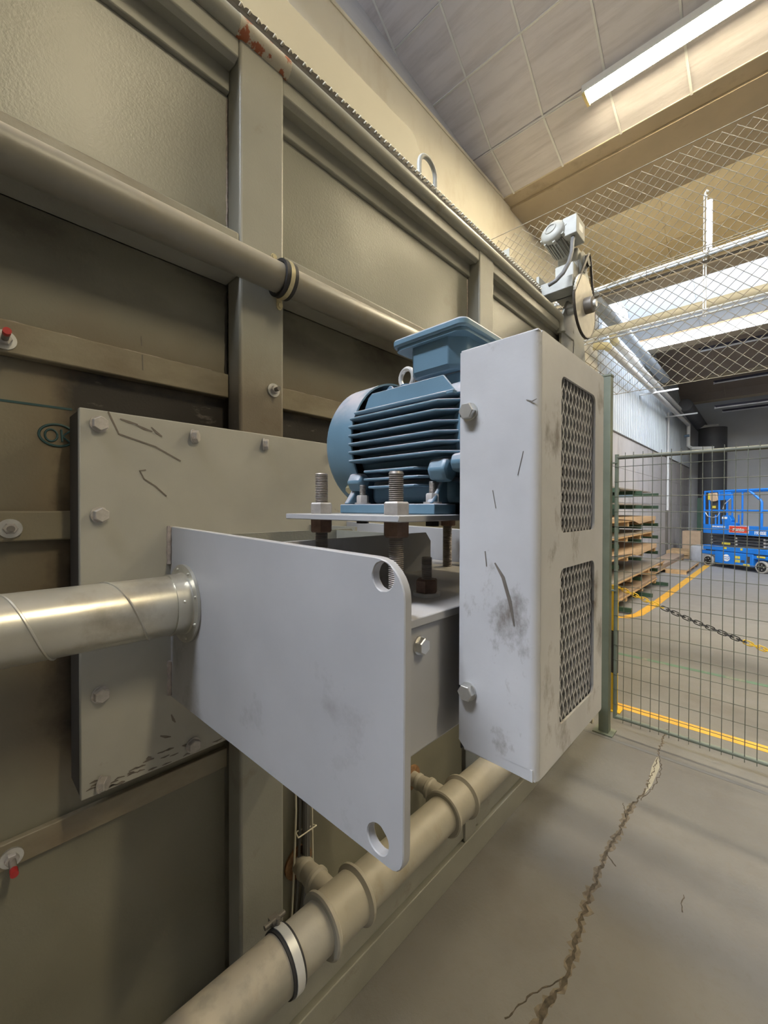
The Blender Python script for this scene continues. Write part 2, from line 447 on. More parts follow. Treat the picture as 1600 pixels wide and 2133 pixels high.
for i in range(8):
    for z0, z1 in ((0, .82), (.82, 1.65), (1.65, 2.45), (2.45, 3.22)):
        part('wall_panel', G().box(WX - .06, WX - .002 * random.random(), yy + .006, yy + 1.56, z0 + .004, z1 - .004), 'lwall', wl, smooth=0)
    yy += 1.57
# corrugated sheet: trapezoid ribs
pts = []; y = 9.0
while y < YF:
    pts += [(WX - .058, y), (WX - .058, y + .07), (WX, y + .09), (WX, y + .15)]; y += .17
g = G(); n = len(pts)
g.add([(a, b, 3.25) for a, b in pts] + [(a, b, 6.3) for a, b in pts], [(i, i + 1, n + i + 1, n + i) for i in range(n - 1)])
part('corrugated_sheet', g, 'corr', wl, smooth=0)
part('sill_flashing', G().box(WX - .05, WX + .015, 9.0, YF, 3.215, 3.245), 'hub', wl)
# far, right and back walls
struct('wall_far', G().box(WX - .2, XR, YF, YF + .2, 0, 7.6), 'fwall')
struct('wall_right', G().box(XR, XR + .2, YB, YF + .3, 0, 7.6), 'rwall')  # out of view; set close and dark to soak up light
struct('wall_back', G().box(WX - 1.2, XR, YB - .2, YB, 0, 8), 'fwall')
# saw-tooth roof, bay by bay
XL = -4.2
wn = 0
for k in range(-2, 6):
    g0 = G0 + PITCHG * k - (1.45 if k < 0 else 0)
    wide = 1.33 if k < 2 and k >= 0 and k != 1 else (1.33 if k < 0 else .40)
    if k == 0: wide = 1.33
    nm = 'gutter_beam'
    if k < 5:
        gb = struct('trim_%d' % (k + 5), G().box(XL, XR, g0, g0 + wide, ZG, ZG + .22), 'gutter', bevel=.01)
        part('gutter_edge', G().box(XL, XR, g0 - .012, g0, ZG - .004, ZG + (.27 if k == 2 else .10)), 'white' if k == 2 else 'gutterf', gb)
        if k == 2: part('gutter_trim', G().box(XL, XR, g0 - .03, g0 - .012, ZG + .245, ZG + .275), 'wood', gb)
        if k == 0: part('gutter_step', G().box(XL, XR, g0 + .2, g0 + wide - .05, ZG - .03, ZG), 'gutter', gb)
    # ceiling slope that comes down to this gutter
    prev = G0 + PITCHG * (k - 1) - (1.45 if k < 1 else 0)
    rid = prev + (1.33 if (k - 1) < 1 else .40) + .06
    off = {1: .10, 2: .27}.get(k, 0.0)
    zr = 5.735 + .78 * ((g0 - .6) - rid) + off
    prof = [(g0, ZG + off), (g0 - .6, ZG + .185 + off), (rid, zr)]
    up = [(a, b + .12) for a, b in prof]
    if k == -2:
        pass
    mm = {0: 'ceil', 1: 'ceil2', 2: 'ceil3'}.get(k, 'ceil4')
    cl = struct('ceiling' if k == 0 else 'ceiling_%d' % (k + 3), G().prism([(a, b + .015) for a, b in prof] + up[::-1], 0, XL, XR), 'gutter' if k > 2 else mm, smooth=0)
    if k in (0, 1, 2, 3, 4):
        # separate boards with battens over the seams
        dx = .613 if k == 0 else 1.31
        rows = [(0, .6), (.6, 1.14), (1.14, 1.63), (1.63, 2.15), (2.15, 2.67), (2.67, 3.2)] if k == 0 else [(0, .6), (.6, 1.7), (1.7, 2.6)]
        def zz(d): return ZG + off + .185 * min(d, .6) / .6 + .78 * max(0, d - .6)
        x = -3.676 if k == 0 else -2.6; i = 0
        lim = 2.8 if k == 0 else 2.6
        while x < lim:
            for a, b in rows:
                b = min(b, g0 - rid)
                if b <= a: continue
                g = G().add([(x + .003, g0 - a - .003, zz(a) + .003), (x + dx - .003, g0 - a - .003, zz(a) + .003), (x + dx - .006, g0 - b + .006, zz(b) - .003), (x + .006, g0 - b + .006, zz(b) - .003),
                             (x + .003, g0 - a - .003, zz(a) + .02), (x + dx - .003, g0 - a - .003, zz(a) + .02), (x + dx - .006, g0 - b + .006, zz(b) + .02), (x + .006, g0 - b + .006, zz(b) + .02)],
                            [(0, 1, 2, 3), (7, 6, 5, 4), (0, 4, 5, 1), (1, 5, 6, 2), (2, 6, 7, 3), (3, 7, 4, 0)])
                part('ceiling_board', g, mm, cl, smooth=0)
            if k == 0:
                part('seam_batten', G().ribbon([(x, g0 - d, zz(d) - .002) for d in (0, .6, 3.2)], .020, (0, 0, -1), .006), 'white', cl)
            x += dx
        if k == 0:
            for d in (1.14,):
                part('seam_batten', G().ribbon([(XL, g0 - d, zz(d) - .002), (3, g0 - d, zz(d) - .002)], .022, (0, 0, -1), .008), 'white', cl)
            for d in (1.63, 2.15):
                part('seam_batten', G().ribbon([(XL, g0 - d + .01, zz(d) - .002), (3, g0 - d + .01, zz(d) - .002)], .022, (0, 0, -1), .008), 'white', cl)
    # upright glazing above the gutter behind
    if k < 5:
        y0 = g0 + wide
        z0 = ZG + .22; z1 = 5.735 + .78 * ((G0 + PITCHG * (k + 1) - (1.45 if k < -1 else 0) - .6) - (y0 + .06)) + .02
        wn += 1
        m = emit('daylit_glazing_%d' % wn, DAY, SKY_K[k]) if k in SKY_K else MT['dduct']
        wnd = struct('window_%d' % wn, G().box(WX - .1, 0.2 if k < 0 else XR, y0 - .04, y0 - .02, z0 + .05, z1), m, smooth=0)
        if k < 0: part('light_block_panel', G().box(0.2, XR, y0 - .04, y0 - .02, z0 + .05, z1), 'gutter', wnd)  # unseen opaque stretch, added to keep daylight off aisle-facing sides
        fr = G()
        xx = WX - .1
        while xx < XR: fr.box(xx, xx + .05, y0 - .02, y0 + .03, z0, z1); xx += 1.3
        fr.box(WX - .1, XR, y0 - .05, y0 + .03, z0, z0 + .06)
        part('glazing_bars', fr, 'gutterf', wnd)

# floor markings, joint, crack and patch
part('floor_line', G().box(-2.2, 3.5, 3.45, 3.54, .0004, .0016), 'line', fl)
part('floor_line', G().ribbon([(-2.3, 6.29, .001), (-1.62, 6.30, .001), (-1.46, 6.42, .001), (-1.37, 6.7, .001), (-1.34, 7.45, .001), (-1.27, 12.9, .001), (-1.2, 18, .001)], .12, (0, 0, 1), .0012), 'line', fl)
part('floor_line', G().box(-2.2, 3.5, 4.72, 4.78, .0004, .0014), 'gline', fl, label='worn green floor line')
part('floor_joint', G().box(-.93, 3.5, 2.935, 2.962, .0003, .0012), 'joint', fl)
cp = [(-.508, 3.34), (-.512, 3.2), (-.497, 2.974), (-.477, 2.575), (-.506, 2.349), (-.508, 2.135), (-.51, 1.883), (-.505, 1.738), (-.494, 1.565), (-.474, 1.41), (-.472, 1.299), (-.485, 1.167), (-.49, 1.0), (-.47, .7)]
def densify(pl, step, amp):
    out = []
    for (a, b), (c, d) in zip(pl, pl[1:]):
        n = max(1, int(math.hypot(c - a, d - b) / step))
        for i in range(n):
            t = i / n; out.append((a + (c - a) * t + random.uniform(-amp, amp), b + (d - b) * t, .0006))
    return out
cpp = densify(cp, .014, .007)
part('crack_wear', G().ribbon([(p[0] + random.uniform(-.006, .006), p[1], .0003) for p in cpp], [max(.004, (.034 if p[1] < 2.4 else .012) * random.uniform(.3, 1.2)) for p in cpp], (0, 0, 1), .0004), 'wear', fl)
ck = part('crack', G().ribbon(cpp, [max(.002, (.012 if p[1] < 2.4 else .005) * random.uniform(.35, 1.35) * (1.25 if p[1] < 1.55 else 1)) for p in cpp], (0, 0, 1), .0008), 'crack', fl)
c2 = densify([(-.497, 2.974), (-.452, 2.80), (-.455, 2.6), (-.486, 2.42)], .014, .006)
part('crack', G().ribbon(c2, [.004 * random.uniform(.4, 1.3) for p in c2], (0, 0, 1), .0008), 'crack', fl)
for a in ([(-.51, 1.95), (-.46, 1.9)], [(-.505, 2.25), (-.55, 2.36)], [(-.475, 1.33), (-.53, 1.22), (-.56, 1.1)], [(-.24, 1.95), (-.235, 1.85)]):
    c3 = densify(a, .012, .004)
    part('crack', G().ribbon(c3, [.004 * random.uniform(.5, 1.3) for p in c3], (0, 0, 1), .0008), 'crack', fl)
pp = [(-.47, 1.16), (-.44, 1.175), (-.41, 1.16), (-.385, 1.11), (-.36, 1.08), (-.37, .95), (-.45, .9), (-.475, 1.03)]
part('floor_patch', G().prism(pp, 2, .0004, .0016), 'patch', fl)
part('floor_patch', G().prism([(-.497, 2.96), (-.465, 2.82), (-.465, 2.6), (-.478, 2.5), (-.482, 2.6), (-.5, 2.8)], 2, .0003, .0010), 'patch', fl)

# ================================================================== MACHINE
mc = thing('machine_housing', 'long beige steel machine housing with welded posts and rails along the left wall', 'machine', (-1.4, 1.0, 0))
P = lambda n, g, m, **k: part(n, g, m, mc, **k)
YL, YE = -.75, 2.75
posts = [(-.625, -.503), (.478, .600), (1.581, 1.703)]
bays = [(YL, -.625), (-.503, .478), (.600, 1.581), (1.703, YE)]
for a, b in posts:
    P('post', G().box(-.995, -.93, a, b, .10, 2.632), 'frame', bevel=.007, seg=3)
for a, b in bays:
    P('upper_panel', G().box(-1.01, -.992, a, b, 2.155, 2.52), 'panel', smooth=0)
    P('top_strip', G().box(-1.01, -.980, a, b, 2.522, 2.585), 'frame', bevel=.003)
    P('top_angle', G().prism([(-.995, 2.575), (-.95, 2.567), (-.934, 2.575), (-.934, 2.618), (-.995, 2.618)], 1, a, b), 'frame', bevel=.003)
    P('mid_rail', G().box(-1.0, -.932, a, b, 2.055, 2.158), 'rail', bevel=.005, seg=3)
    P('middle_panel', G().box(-1.012, -1.0, a, b, 1.80, 2.055), 'low', smooth=0)
    P('strap', G().box(-1.012, -.986, a, b, 1.773, 1.832), 'strap', bevel=.003)
    P('lower_panel', G().box(-1.03, -1.012, a, b, .15, 1.773), 'low', smooth=0)
    P('lower_strap', G().box(-1.012, -.998, a, b, .845, .893), 'strap', bevel=.002)
P('middle_strap', G().box(-1.012, -.988, YL, .175, 1.438, 1.493), 'strap', bevel=.003)
P('top_tube', G().cyl((-.932, YL, 2.641), (-.932, .47, 2.641), .0235, n=20), 'frame')
P('top_tube', G().cyl((-.932, .47, 2.641), (-.932, .61, 2.641), .0242, n=20), 'peel', label='paint peeling off to bare rust')
P('top_tube', G().tube([(-.932, .61, 2.641), (-.932, 1.5, 2.641), (-.932, 2.46, 2.641), (-.932, 2.50, 2.633), (-.932, 2.52, 2.61), (-.932, 2.525, 2.56)], .0235, 20), 'frame')
P('second_tube', G().tube([(-1.02, 2.3, 2.70), (-1.02, 2.62, 2.70), (-1.02, 2.66, 2.685), (-1.02, 2.67, 2.62)], .02, 16), 'frame')
P('roof_sheet', G().box(-2.2, -.955, YL, YE, 2.618, 2.662), 'frame', bevel=.004)
P('chain_rail', G().box(-1.005, -.958, YL, 2.3, 2.662, 2.724), 'dark')
P('body_shell', G().box(-2.2, -1.03, YL, YE, .05, 2.618), 'frame')
P('end_plate', G().box(-2.2, -.94, YE, YE + .012, .05, 2.66), 'frame')
P('hood_panel', G().prism([(YL, 2.662), (YL, 3.347), (1.577, 3.347), (1.627, 3.273), (1.66, 2.662)], 0, -1.32, -1.30), 'cream', label='cream hood side with a cut-off corner')
P('end_channel', G().box(-1.07, -1.05, 2.03, 2.72, 2.662, 2.872), 'frame', bevel=.002)
P('end_channel_flange', G().box(-1.05, -1.02, 2.03, 2.036, 2.662, 2.872), 'frame')
P('end_channel_lip', G().box(-1.16, -1.07, 2.03, 2.72, 2.862, 2.872), 'frame')
P('end_cheek', G().prism([(2.55, 2.66), (2.72, 2.872), (2.95, 2.66), (3.0, 2.45), (2.9, 2.2), (2.55, 2.2)], 0, -.955, -.94), 'frame', bevel=.002)
# base
P('base_rail', G().box(-1.02, -.925, YL, YE, .124, .30), 'frame', bevel=.003)
P('base_flat', G().box(-1.0, -.917, YL, YE, .0, .106), 'frame', bevel=.003)
for y in (.36, 1.46, 2.56):
    P('foot_plate', G().box(-.926, -.915, y, y + .085, .115, .30), 'frame', bevel=.003)
# studs with washers
def stud(x, y, z, ln, tip, down=False):
    s = P('clamp_stud', G().cyl((x, y, z), (x + ln, y, z + (.0 if not down else -.012)), .0055, n=12), 'thread')
    part('washer', G().lathe((x, y, z), (x + .004, y, z), [(0, .017), (.004, .017)], 24), 'zinc', s)
    part('nut', G().lathe((x + .004, y, z), (x + .013, y, z), [(0, .0105), (.008, .0105), (.009, .0095)], 6), 'nut', s)
    if tip: part('stud_tip', G().cyl((x + ln - .012, y, z), (x + ln + .002, y, z), .0059, n=12), 'red', s, label='red painted tip')
stud(-.93, .568, 1.80, .028, False)
stud(-.988, .066, 1.795, .055, True)
stud(-.988, .072, 1.462, .022, False)
stud(-.998, .072, .865, .05, True)
# paint marker writing on the panel
F4 = Matrix(((0, 0, 1, 0), (1, 0, 0, 0), (0, 1, 0, 0), (0, 0, 0, 1)))     # text plane facing +X
mk = P('marker_ring', G().tube([(-1.0115, .143 + .028 * math.cos(t), 1.640 + .021 * math.sin(t)) for t in [2 * PI * i / 28 for i in range(28)]], .0023, 6, closed=True), 'marker', label='hand-drawn dark green ring')
part('marker_writing', G().tube([(-1.0115, .1335 + .0095 * math.cos(t), 1.639 + .0115 * math.sin(t)) for t in [2 * PI * i / 20 for i in range(20)]], .0019, 6, closed=True), 'marker', mk, label='hand-written letters OK')
part('marker_writing', G().tube([(-1.0115, .149, 1.652), (-1.0115, .1505, 1.628)], .0019, 6).tube([(-1.0115, .163, 1.651), (-1.0115, .151, 1.639), (-1.0115, .164, 1.627)], .0019, 6), 'marker', mk, label='hand-written letters OK')
P('marker_line', G().ribbon([(-1.0118, -.05, 1.70), (-1.0118, .061, 1.693), (-1.0118, .166, 1.694)], .0042, (1, 0, 0)), 'marker')
P('marker_tick', G().ribbon([(-.9998, .286, 1.872), (-.9998, .287, 1.852)], .002, (1, 0, 0)), 'scratch')
P('marker_tick', G().ribbon([(-.9858, .284, 1.828), (-.9858, .285, 1.795)], .002, (1, 0, 0)), 'scratch')
# welds
for (y, z0, z1) in ((.476, 2.165, 2.515), (.476, 1.835, 2.05), (.602, 1.835, 2.05), (1.579, 2.165, 2.515)):
    pt = []; z = z0
    while z < z1: pt.append((-.992 if z > 2.1 else -.998, y + random.uniform(-.001, .001), z)); z += .012
    P('weld_bead', G().tube(pt, [random.uniform(.0022, .0038) for _ in pt], 6), 'weld' if z0 > 2.1 else 'dark')
P('weld_bead', G().tube([(-.998, .61 + i * .02, 1.834 + random.uniform(-.0008, .0008)) for i in range(48)], .0014, 5), 'weld')
P('weld_bead', G().tube([(-.998, -.1 + i * .02, 1.834 + random.uniform(-.0008, .0008)) for i in range(28)], .0014, 5), 'weld')
# lifting hoop
P('lifting_hoop', G().tube([(-.972, 1.215, 2.66), (-.972, 1.212, 2.79)] + [(-.972, 1.262 - .05 * math.cos(t), 2.79 + .05 * math.sin(t)) for t in [PI * i / 12 for i in range(1, 12)]] + [(-.972, 1.312, 2.79), (-.972, 1.31, 2.66)], .009, 14), 'gear')
# cable conduit bundle low on the body
hb = P('cable_bundle', G().tube([(-1.0, .715, .80), (-.995, .716, .62), (-.992, .713, .40), (-1.0, .70, .25)], .009, 8), 'conduit')
for dy, r in ((-.016, .004), (.014, .004), (.026, .003), (-.03, .003)):
    part('cable', G().tube([(-1.005, .715 + dy, .80), (-1.0, .716 + dy, .62), (-.998, .713 + dy * 1.2, .44), (-1.004, .70 + dy, .25)], r, 6), 'pin' if r < .004 else 'conduit', hb)
for z in (.70, .55, .43):
    part('cable_tie', G().tube([(-1.0, .715 + .032 * math.cos(t), z + .006 * math.sin(2 * t)) if math.sin(t) < 0 else (-.984, .715 + .032 * math.cos(t), z) for t in [2 * PI * i / 16 for i in range(16)]], .002, 6, closed=True), 'pin', hb)

# drive chain lying on the rail
ch = thing('drive_chain', 'dark oily roller chain lying along the top edge of the machine housing', 'chain', (-.98, 1.0, 2.69))
pit = .0236
def linkmesh(half, inner):
    g = G()
    for sx in (-half, half):
        o = []
        for i in range(9): t = -PI / 2 + PI * i / 8; o.append((pit / 2 + .0125 * math.cos(t), .0125 * math.sin(t)))
        o.append((0, .0092))
        for i in range(9): t = PI / 2 + PI * i / 8; o.append((-pit / 2 + .0125 * math.cos(t), .0125 * math.sin(t)))
        o.append((0, -.0092))
        g.prism(o, 0, sx - .0018, sx + .0018)
    if inner:
        for s in (-1, 1): g.cyl((-half, s * pit / 2, 0), (half, s * pit / 2, 0), .0085, n=8)
    return mesh_of('link', g, MT['chain'], 30)
LO, LI = linkmesh(.0135, False), linkmesh(.009, True)
PINM = mesh_of('pin', G().lathe((-.017, 0, 0), (.030, 0, 0), [(0, .0034), (.04, .0034), (.043, .0026)], 8), MT['pin'])
y = -.2; i = 0
while y < 2.28:
    z = 2.7375 + .0006 * math.sin(i * 1.7)
    put('link', LO if i % 2 else LI, ch, (-.98, y, z)); put('pin', PINM, ch, (-.98, y + pit / 2, z)); y += pit; i += 1

# upper pipe and its clamp
up = thing('rail_pipe', 'dusty beige round pipe running along the mid rail of the machine', 'pipe', (-.885, 0.9, 2.03))
part('pipe', G().cyl((-.885, -.6, 2.064), (-.885, 2.4, 2.064), .035, n=32), 'pipeup', up)
cl = part('pipe_clamp', G().lathe((-.885, .553, 2.064), (-.885, .585, 2.064), [(0, .0372), (0, .041), (.0, .0445), (.010, .0445), (.010, .043), (.022, .043), (.022, .0445), (.032, .0445), (.032, .041)], 32, caps=False), 'rubber', up)
part('clamp_band', G().lathe((-.885, .5635, 2.064), (-.885, .5745, 2.064), [(0, .0425), (0, .0458), (.011, .0458), (.011, .0425)], 32, caps=False), 'brass', cl)
for s in (1, -1):
    e = part('clamp_ear', G().prism([(.561, 2.064 + s * .043), (.577, 2.064 + s * .043), (.577, 2.064 + s * (.078 if s > 0 else .062)), (.572, 2.064 + s * (.084 if s > 0 else .068)), (.566, 2.064 + s * (.084 if s > 0 else .068)), (.561, 2.064 + s * (.078 if s > 0 else .062))], 0, -.932 if s > 0 else -.905, -.929 if s > 0 else -.902), 'brass', cl)
    put('clamp_bolt', BOLT8, cl, (-.929 if s > 0 else -.902, .569, 2.064 + s * (.074 if s > 0 else .0575)), RX)

# ================================================================== BEARING BRACKET
bk = thing('bearing_bracket', 'grey steel bracket of lifting plates and bearing box on a bolted adapter plate', 'bracket', (-.6, .55, .97))
B = lambda n, g, m, **k: part(n, g, m, bk, **k)
ap = B('adapter_plate', G().box(-.914, -.9, .158, 1.0, .970, 1.679), 'plate', bevel=.002)
part('rim_flange', G().box(-.985, -.914, .158, .168, .975, 1.674), 'dark', ap)
for ya, yb in ((.168, .474), (.604, 1.0)): part('rim_flange', G().box(-.985, -.914, ya, yb, .975, .985), 'dark', ap)
for (y, z) in ((.188, 1.653), (.356, 1.652), (.523, 1.654), (.735, 1.653), (.86, 1.653), (.188, 1.486), (.188, 1.154), (.355, .991), (.188, .988)):
    put('bolt', BOLT16, ap, (-.9, y, z), (0, PI / 2, random.uniform(0, 1)))
part('scratch', G().ribbon([(-.8997, a, b) for a, b in ((.202, 1.678), (.219, 1.639), (.282, 1.622), (.331, 1.597))], .003, (1, 0, 0), .0004), 'scratch', ap)
part('scratch', G().ribbon([(-.8997, a, b) for a, b in ((.265, 1.574), (.254, 1.572), (.262, 1.556), (.282, 1.543), (.303, 1.523))], .0026, (1, 0, 0), .0004), 'scratch', ap)
for (y, z, w_, h_) in ((.236, 1.664, .03, .004), (.262, 1.655, .03, .006), (.285, 1.650, .02, .01), (.30, 1.03, .02, .006), (.315, 1.06, .008, .012)):
    part('scuff', G().ribbon([(-.8997, y - w_ / 2, z + h_), (-.8997, y, z), (-.8997, y + w_ / 2, z - h_ * .6)], [.002, .005, .002], (1, 0, 0), .0004), 'scratch', ap)
for i in range(26):
    y = random.choice((random.uniform(.17, .42), random.uniform(.17, .30))); z = .974 + random.random() ** 2 * .03
    part('scuff', G().ribbon([(-.8997, y - random.uniform(.004, .012), z), (-.8997, y, z + random.uniform(-.002, .003)), (-.8997, y + random.uniform(.004, .012), z)], [.001, random.uniform(.002, .006), .001], (1, 0, 0), .0004), 'scratch', ap)
# side plates: outline in X,Z
def side_outline():
    o = [(-.9, 1.110), (-.9, 1.461)]
    r = .042
    for i in range(9):
        t = PI / 2 - (PI / 2 - .02) * i / 8; o.append((-.265 - r + r * math.cos(t), 1.448 - r + r * math.sin(t)))
    o += [(-.265, 1.30), (-.266, 1.150)]
    for i in range(6):
        t = 0 - (PI / 2 + .1) * i / 5; o.append((-.266 - .019 + .019 * math.cos(t), 1.147 + .021 * math.sin(t)))
    return o
for y0, y1 in ((.310, .3215), (.79, .8015)):
    sp_ = B('side_plate', G().holed(side_outline(), [circ(-.2955, 1.4285, .0152), circ(-.302, 1.1485, .0152)], 1, y0, y1), 'steel', bevel=.0012, seg=1)
for z0, z1 in ((1.385, 1.463), (1.115, 1.185)):
    pt = []; z = z0
    while z < z1: pt.append((-.8985 + random.uniform(-.001, .001), .3085, z)); z += .007
    B('weld_bead', G().tube(pt, [random.uniform(.0045, .0070) for _ in pt], 7), 'weld')
B('bearing_box', G().box(-.88, -.290, .335, .78, 1.222, 1.368), 'steel', bevel=.003)
B('box_cover', G().box(-.88, -.283, .328, .785, 1.3685, 1.379), 'steel', bevel=.0015)
for x, m_ in ((-.72, 'panel'), (-.50, 'steel')):
    B('stiffener', G().prism([(.3215, 1.379), (.3215, 1.452), (.645, 1.452), (.66, 1.435), (.66, 1.379)], 0, x - .003, x + .003), m_)
B('cross_bar', G().box(-.72, -.50, .60, .606, 1.38, 1.45), 'panel')
B('cross_bar', G().box(-.9, -.72, .66, .666, 1.38, 1.455), 'panel')
put('box_bolt', BOLT10, bk, (-.290, .364, 1.345), RX)
put('box_bolt', BOLT10, bk, (-.290, .74, 1.345), RX)
for (x, y) in ((-.349, .455), (-.349, .68), (-.6, .455)):
    s = B('hold_down_stud', threaded((x, y, 1.379), (x, y, 1.432), .0075, .0022), 'thread')
    part('nut', G().lathe((x, y, 1.384), (x, y, 1.402), [(0, .0155), (.016, .0155), (.018, .0138)], 6), 'rustnut', s)
    part('washer', G().cyl((x, y, 1.379), (x, y, 1.384), .019, n=20), 'zinc', s)

# motor base plate on four jacking studs
mp = thing('motor_base_plate', 'flat steel plate held level on four jacking studs under the blue motor', 'plate', (-.42, .55, 1.379))
part('plate', G().box(-.538, -.309, .350, .75, 1.4835, 1.4915), 'steel', mp, bevel=.001, seg=1)
for i, (x, y, zt) in enumerate(((-.495, .385, 1.552), (-.344, .385, 1.546), (-.344, .715, 1.546), (-.495, .715, 1.55))):
    s = part('jacking_stud', threaded((x, y, 1.379), (x, y, zt), .0098, .0025, 16), 'thread', mp)
    part('nut', G().lathe((x, y, 1.4915), (x, y, 1.508), [(0, .0165), (.001, .0172), (.0145, .0172), (.0165, .0155)], 6, phase=.3), 'nut', s)
    part('nut', G().lathe((x, y, 1.4635), (x, y, 1.4835), [(0, .0155), (.002, .0172), (.02, .0172)], 6, phase=.3), 'rustnut', s)

# ================================================================== ELECTRIC MOTOR
AX, AZ = .55, 1.607
mo = thing('electric_motor', 'blue finned electric motor bolted on the steel base plate', 'motor', (-.41, .55, 1.4915))
Mo = lambda n, g, m='blue', **k: part(n, g, m, mo, **k)
Mo('stator_housing', G().lathe((-.50, AX, AZ), (-.27, AX, AZ), [(0, .088), (.19, .088), (.20, .098), (.215, .105), (.23, .105)], 40))
Mo('drive_end_shield', G().lathe((-.287, AX, AZ), (-.262, AX, AZ), [(0, .112), (.012, .112), (.025, .06)], 40))
fc = Mo('fan_cover', G().lathe((-.572, AX, AZ), (-.487, AX, AZ), [(0, .03), (0, .070), (.004, .090), (.014, .105), (.026, .1115), (.085, .1125), (.085, .1095), (.03, .108)], 56, caps=False))
g = G()
for i in range(9):
    r0 = .02 + i * .0075
    g.lathe((-.5735, AX, AZ), (-.572, AX, AZ), [(0, r0), (.0015, r0 + .003), (.0, r0 + .005)], 32, caps=False)
part('fan_grille', g, 'blackst', fc)
part('fan_disc', G().cyl((-.53, AX, AZ), (-.495, AX, AZ), .095, n=32), 'blackst', fc)
put('cover_screw', BOLT8, mo, (-.516, .462, 1.532), (PI / 2 + .6, 0, 0))
# cooling fins, near and far side (square fin block)
def fin(z, x0, x1, yn, sgn, taper=.028):
    yi = AX - sgn * math.sqrt(max(.0004, .086 ** 2 - (z - AZ) ** 2))
    yo = AX - sgn * (AX - yn)
    pts = [(x0 + .004, yi), (x0, yo + sgn * .012), (x0 + .006, yo), (x1 - taper, yo), (x1, yo + sgn * .022), (x1 + .004, yi)]
    return G().prism(pts, 2, z - .0017, z + .0017)
for s in (1, -1):
    for z, x1, yn in ((1.651, -.286, .442), (1.640, -.288, .433), (1.627, -.290, .430), (1.613, -.292, .430), (1.600, -.292, .430), (1.587, -.292, .430), (1.5735, -.290, .431)):
        Mo('cooling_fin', fin(z, -.492, x1, yn, s), bevel=.0009, seg=1)
    for z, x0, x1 in ((1.5555, -.462, -.345), (1.5435, -.462, -.338), (1.5315, -.452, -.345)):
        Mo('cooling_fin', fin(z, x0, x1, .435, s, .012), bevel=.0009, seg=1)
    # upright top fins
    for yo, zt, xa, xb in ((.08, 1.6845, -.492, -.312), (.03, 1.709, -.50, -.455)):
        y = AX - s * yo
        Mo('top_fin', G().prism([(xa, 1.655), (xa + .012, zt - .006), (xa + .02, zt), (xb - .02, zt), (xb, zt - .025), (xb, 1.655)], 1, y - .002, y + .002), bevel=.0009, seg=1)
    # top slope between the side fins and the top fin
    yf = sorted((AX - s * .105, AX - s * .078))
    Mo('fin_shelf', G().box(-.487, -.30, yf[0], yf[1], 1.6485, 1.654), bevel=.001)
    # feet
    ys = sorted((AX - s * .120, AX - s * .070))
    ft = Mo('foot', G().box(-.505, -.318, ys[0], ys[1], 1.4917, 1.506), bevel=.0015)
    for x in (-.50, -.335):
        part('foot_gusset', G().prism([(AX - s * .118, 1.506), (AX - s * .05, 1.506), (AX - s * .05, 1.55), (AX - s * .085, 1.55)], 0, x, x + .012), 'blue', ft, bevel=.003)
    for x in (-.468, -.332):
        yb = AX - s * .105
        st = part('foot_bolt', threaded((x, yb, 1.506), (x, yb, 1.536), .0052, .0016, 12), 'thread', ft)
        h = G().cyl((x, yb, 1.506), (x, yb, 1.5085), .0125, n=18); h.lathe((x, yb, 1.5085), (x, yb, 1.52), [(0, .0098), (.0095, .0098), (.0115, .0085)], 6)
        part('nut', h, 'nut', ft)
        part('bolt_head', G().lathe((x, yb, 1.476), (x, yb, 1.4835), [(0, .0098), (.0075, .0098)], 6), 'blackst', ft)
    # cast bosses
    Mo('casting_boss', G().lathe((-.497, AX - s * .098, 1.541), (-.470, AX - s * .098, 1.541), [(0, .016), (.02, .016), (.027, .012)], 6), bevel=.003)
    Mo('casting_boss', G().lathe((-.335, AX - s * .100, 1.551), (-.305, AX - s * .100, 1.551), [(0, .013), (.004, .017), (.026, .017), (.03, .013)], 7), bevel=.003)
    Mo('casting_boss', G().lathe((-.300, AX - s * .100, 1.559), (-.268, AX - s * .100, 1.559), [(0, .013), (.032, .016)], 7), bevel=.003)
Mo('under_body', G().box(-.47, -.315, AX - .085, AX + .085, 1.506, 1.545), bevel=.01)
Mo('lifting_eye', G().tube([(-.467, AX + .013 * math.cos(t), 1.726 + .0145 * math.sin(t)) if False else (-.467 + .0145 * math.cos(t), AX, 1.727 + .0165 * math.sin(t)) for t in [2 * PI * i / 24 for i in range(24)]], .0042, 10, closed=True), 'alu', label='bright steel eye')
Mo('eye_boss', G().cyl((-.467, AX, 1.69), (-.467, AX, 1.715), .011, n=16))
tb = Mo('terminal_box', G().add(
    [(x, y, z) for z, i_ in ((1.699, .006), (1.706, 0), (1.748, -.002)) for x, y in ((-.412 + i_, .500), (-.400, .487 + i_), (-.337, .487 + i_), (-.318 - i_, .505), (-.318 - i_, .595), (-.337, .613 - i_), (-.400, .613 - i_), (-.412 + i_, .600))],
    [tuple(range(7, -1, -1)), tuple(range(16, 24))] + [(j * 8 + i, j * 8 + (i + 1) % 8, (j + 1) * 8 + (i + 1) % 8, (j + 1) * 8 + i) for j in (0, 1) for i in range(8)]), bevel=.0015)
part('box_lid', G().prism(rrect(-.436, -.302, .474, .626, .012), 2, 1.7485, 1.7605), 'blue', tb, bevel=.003)
part('lid_rim', G().prism(rrect(-.432, -.306, .478, .622, .012), 2, 1.7435, 1.7485), 'blue', tb)
part('box_neck', G().box(-.395, -.325, .505, .595, 1.665, 1.70), 'blue', tb, bevel=.004)
Mo('shaft', G().cyl((-.265, AX, AZ), (-.19, AX, AZ), .014, n=20), 'alu')

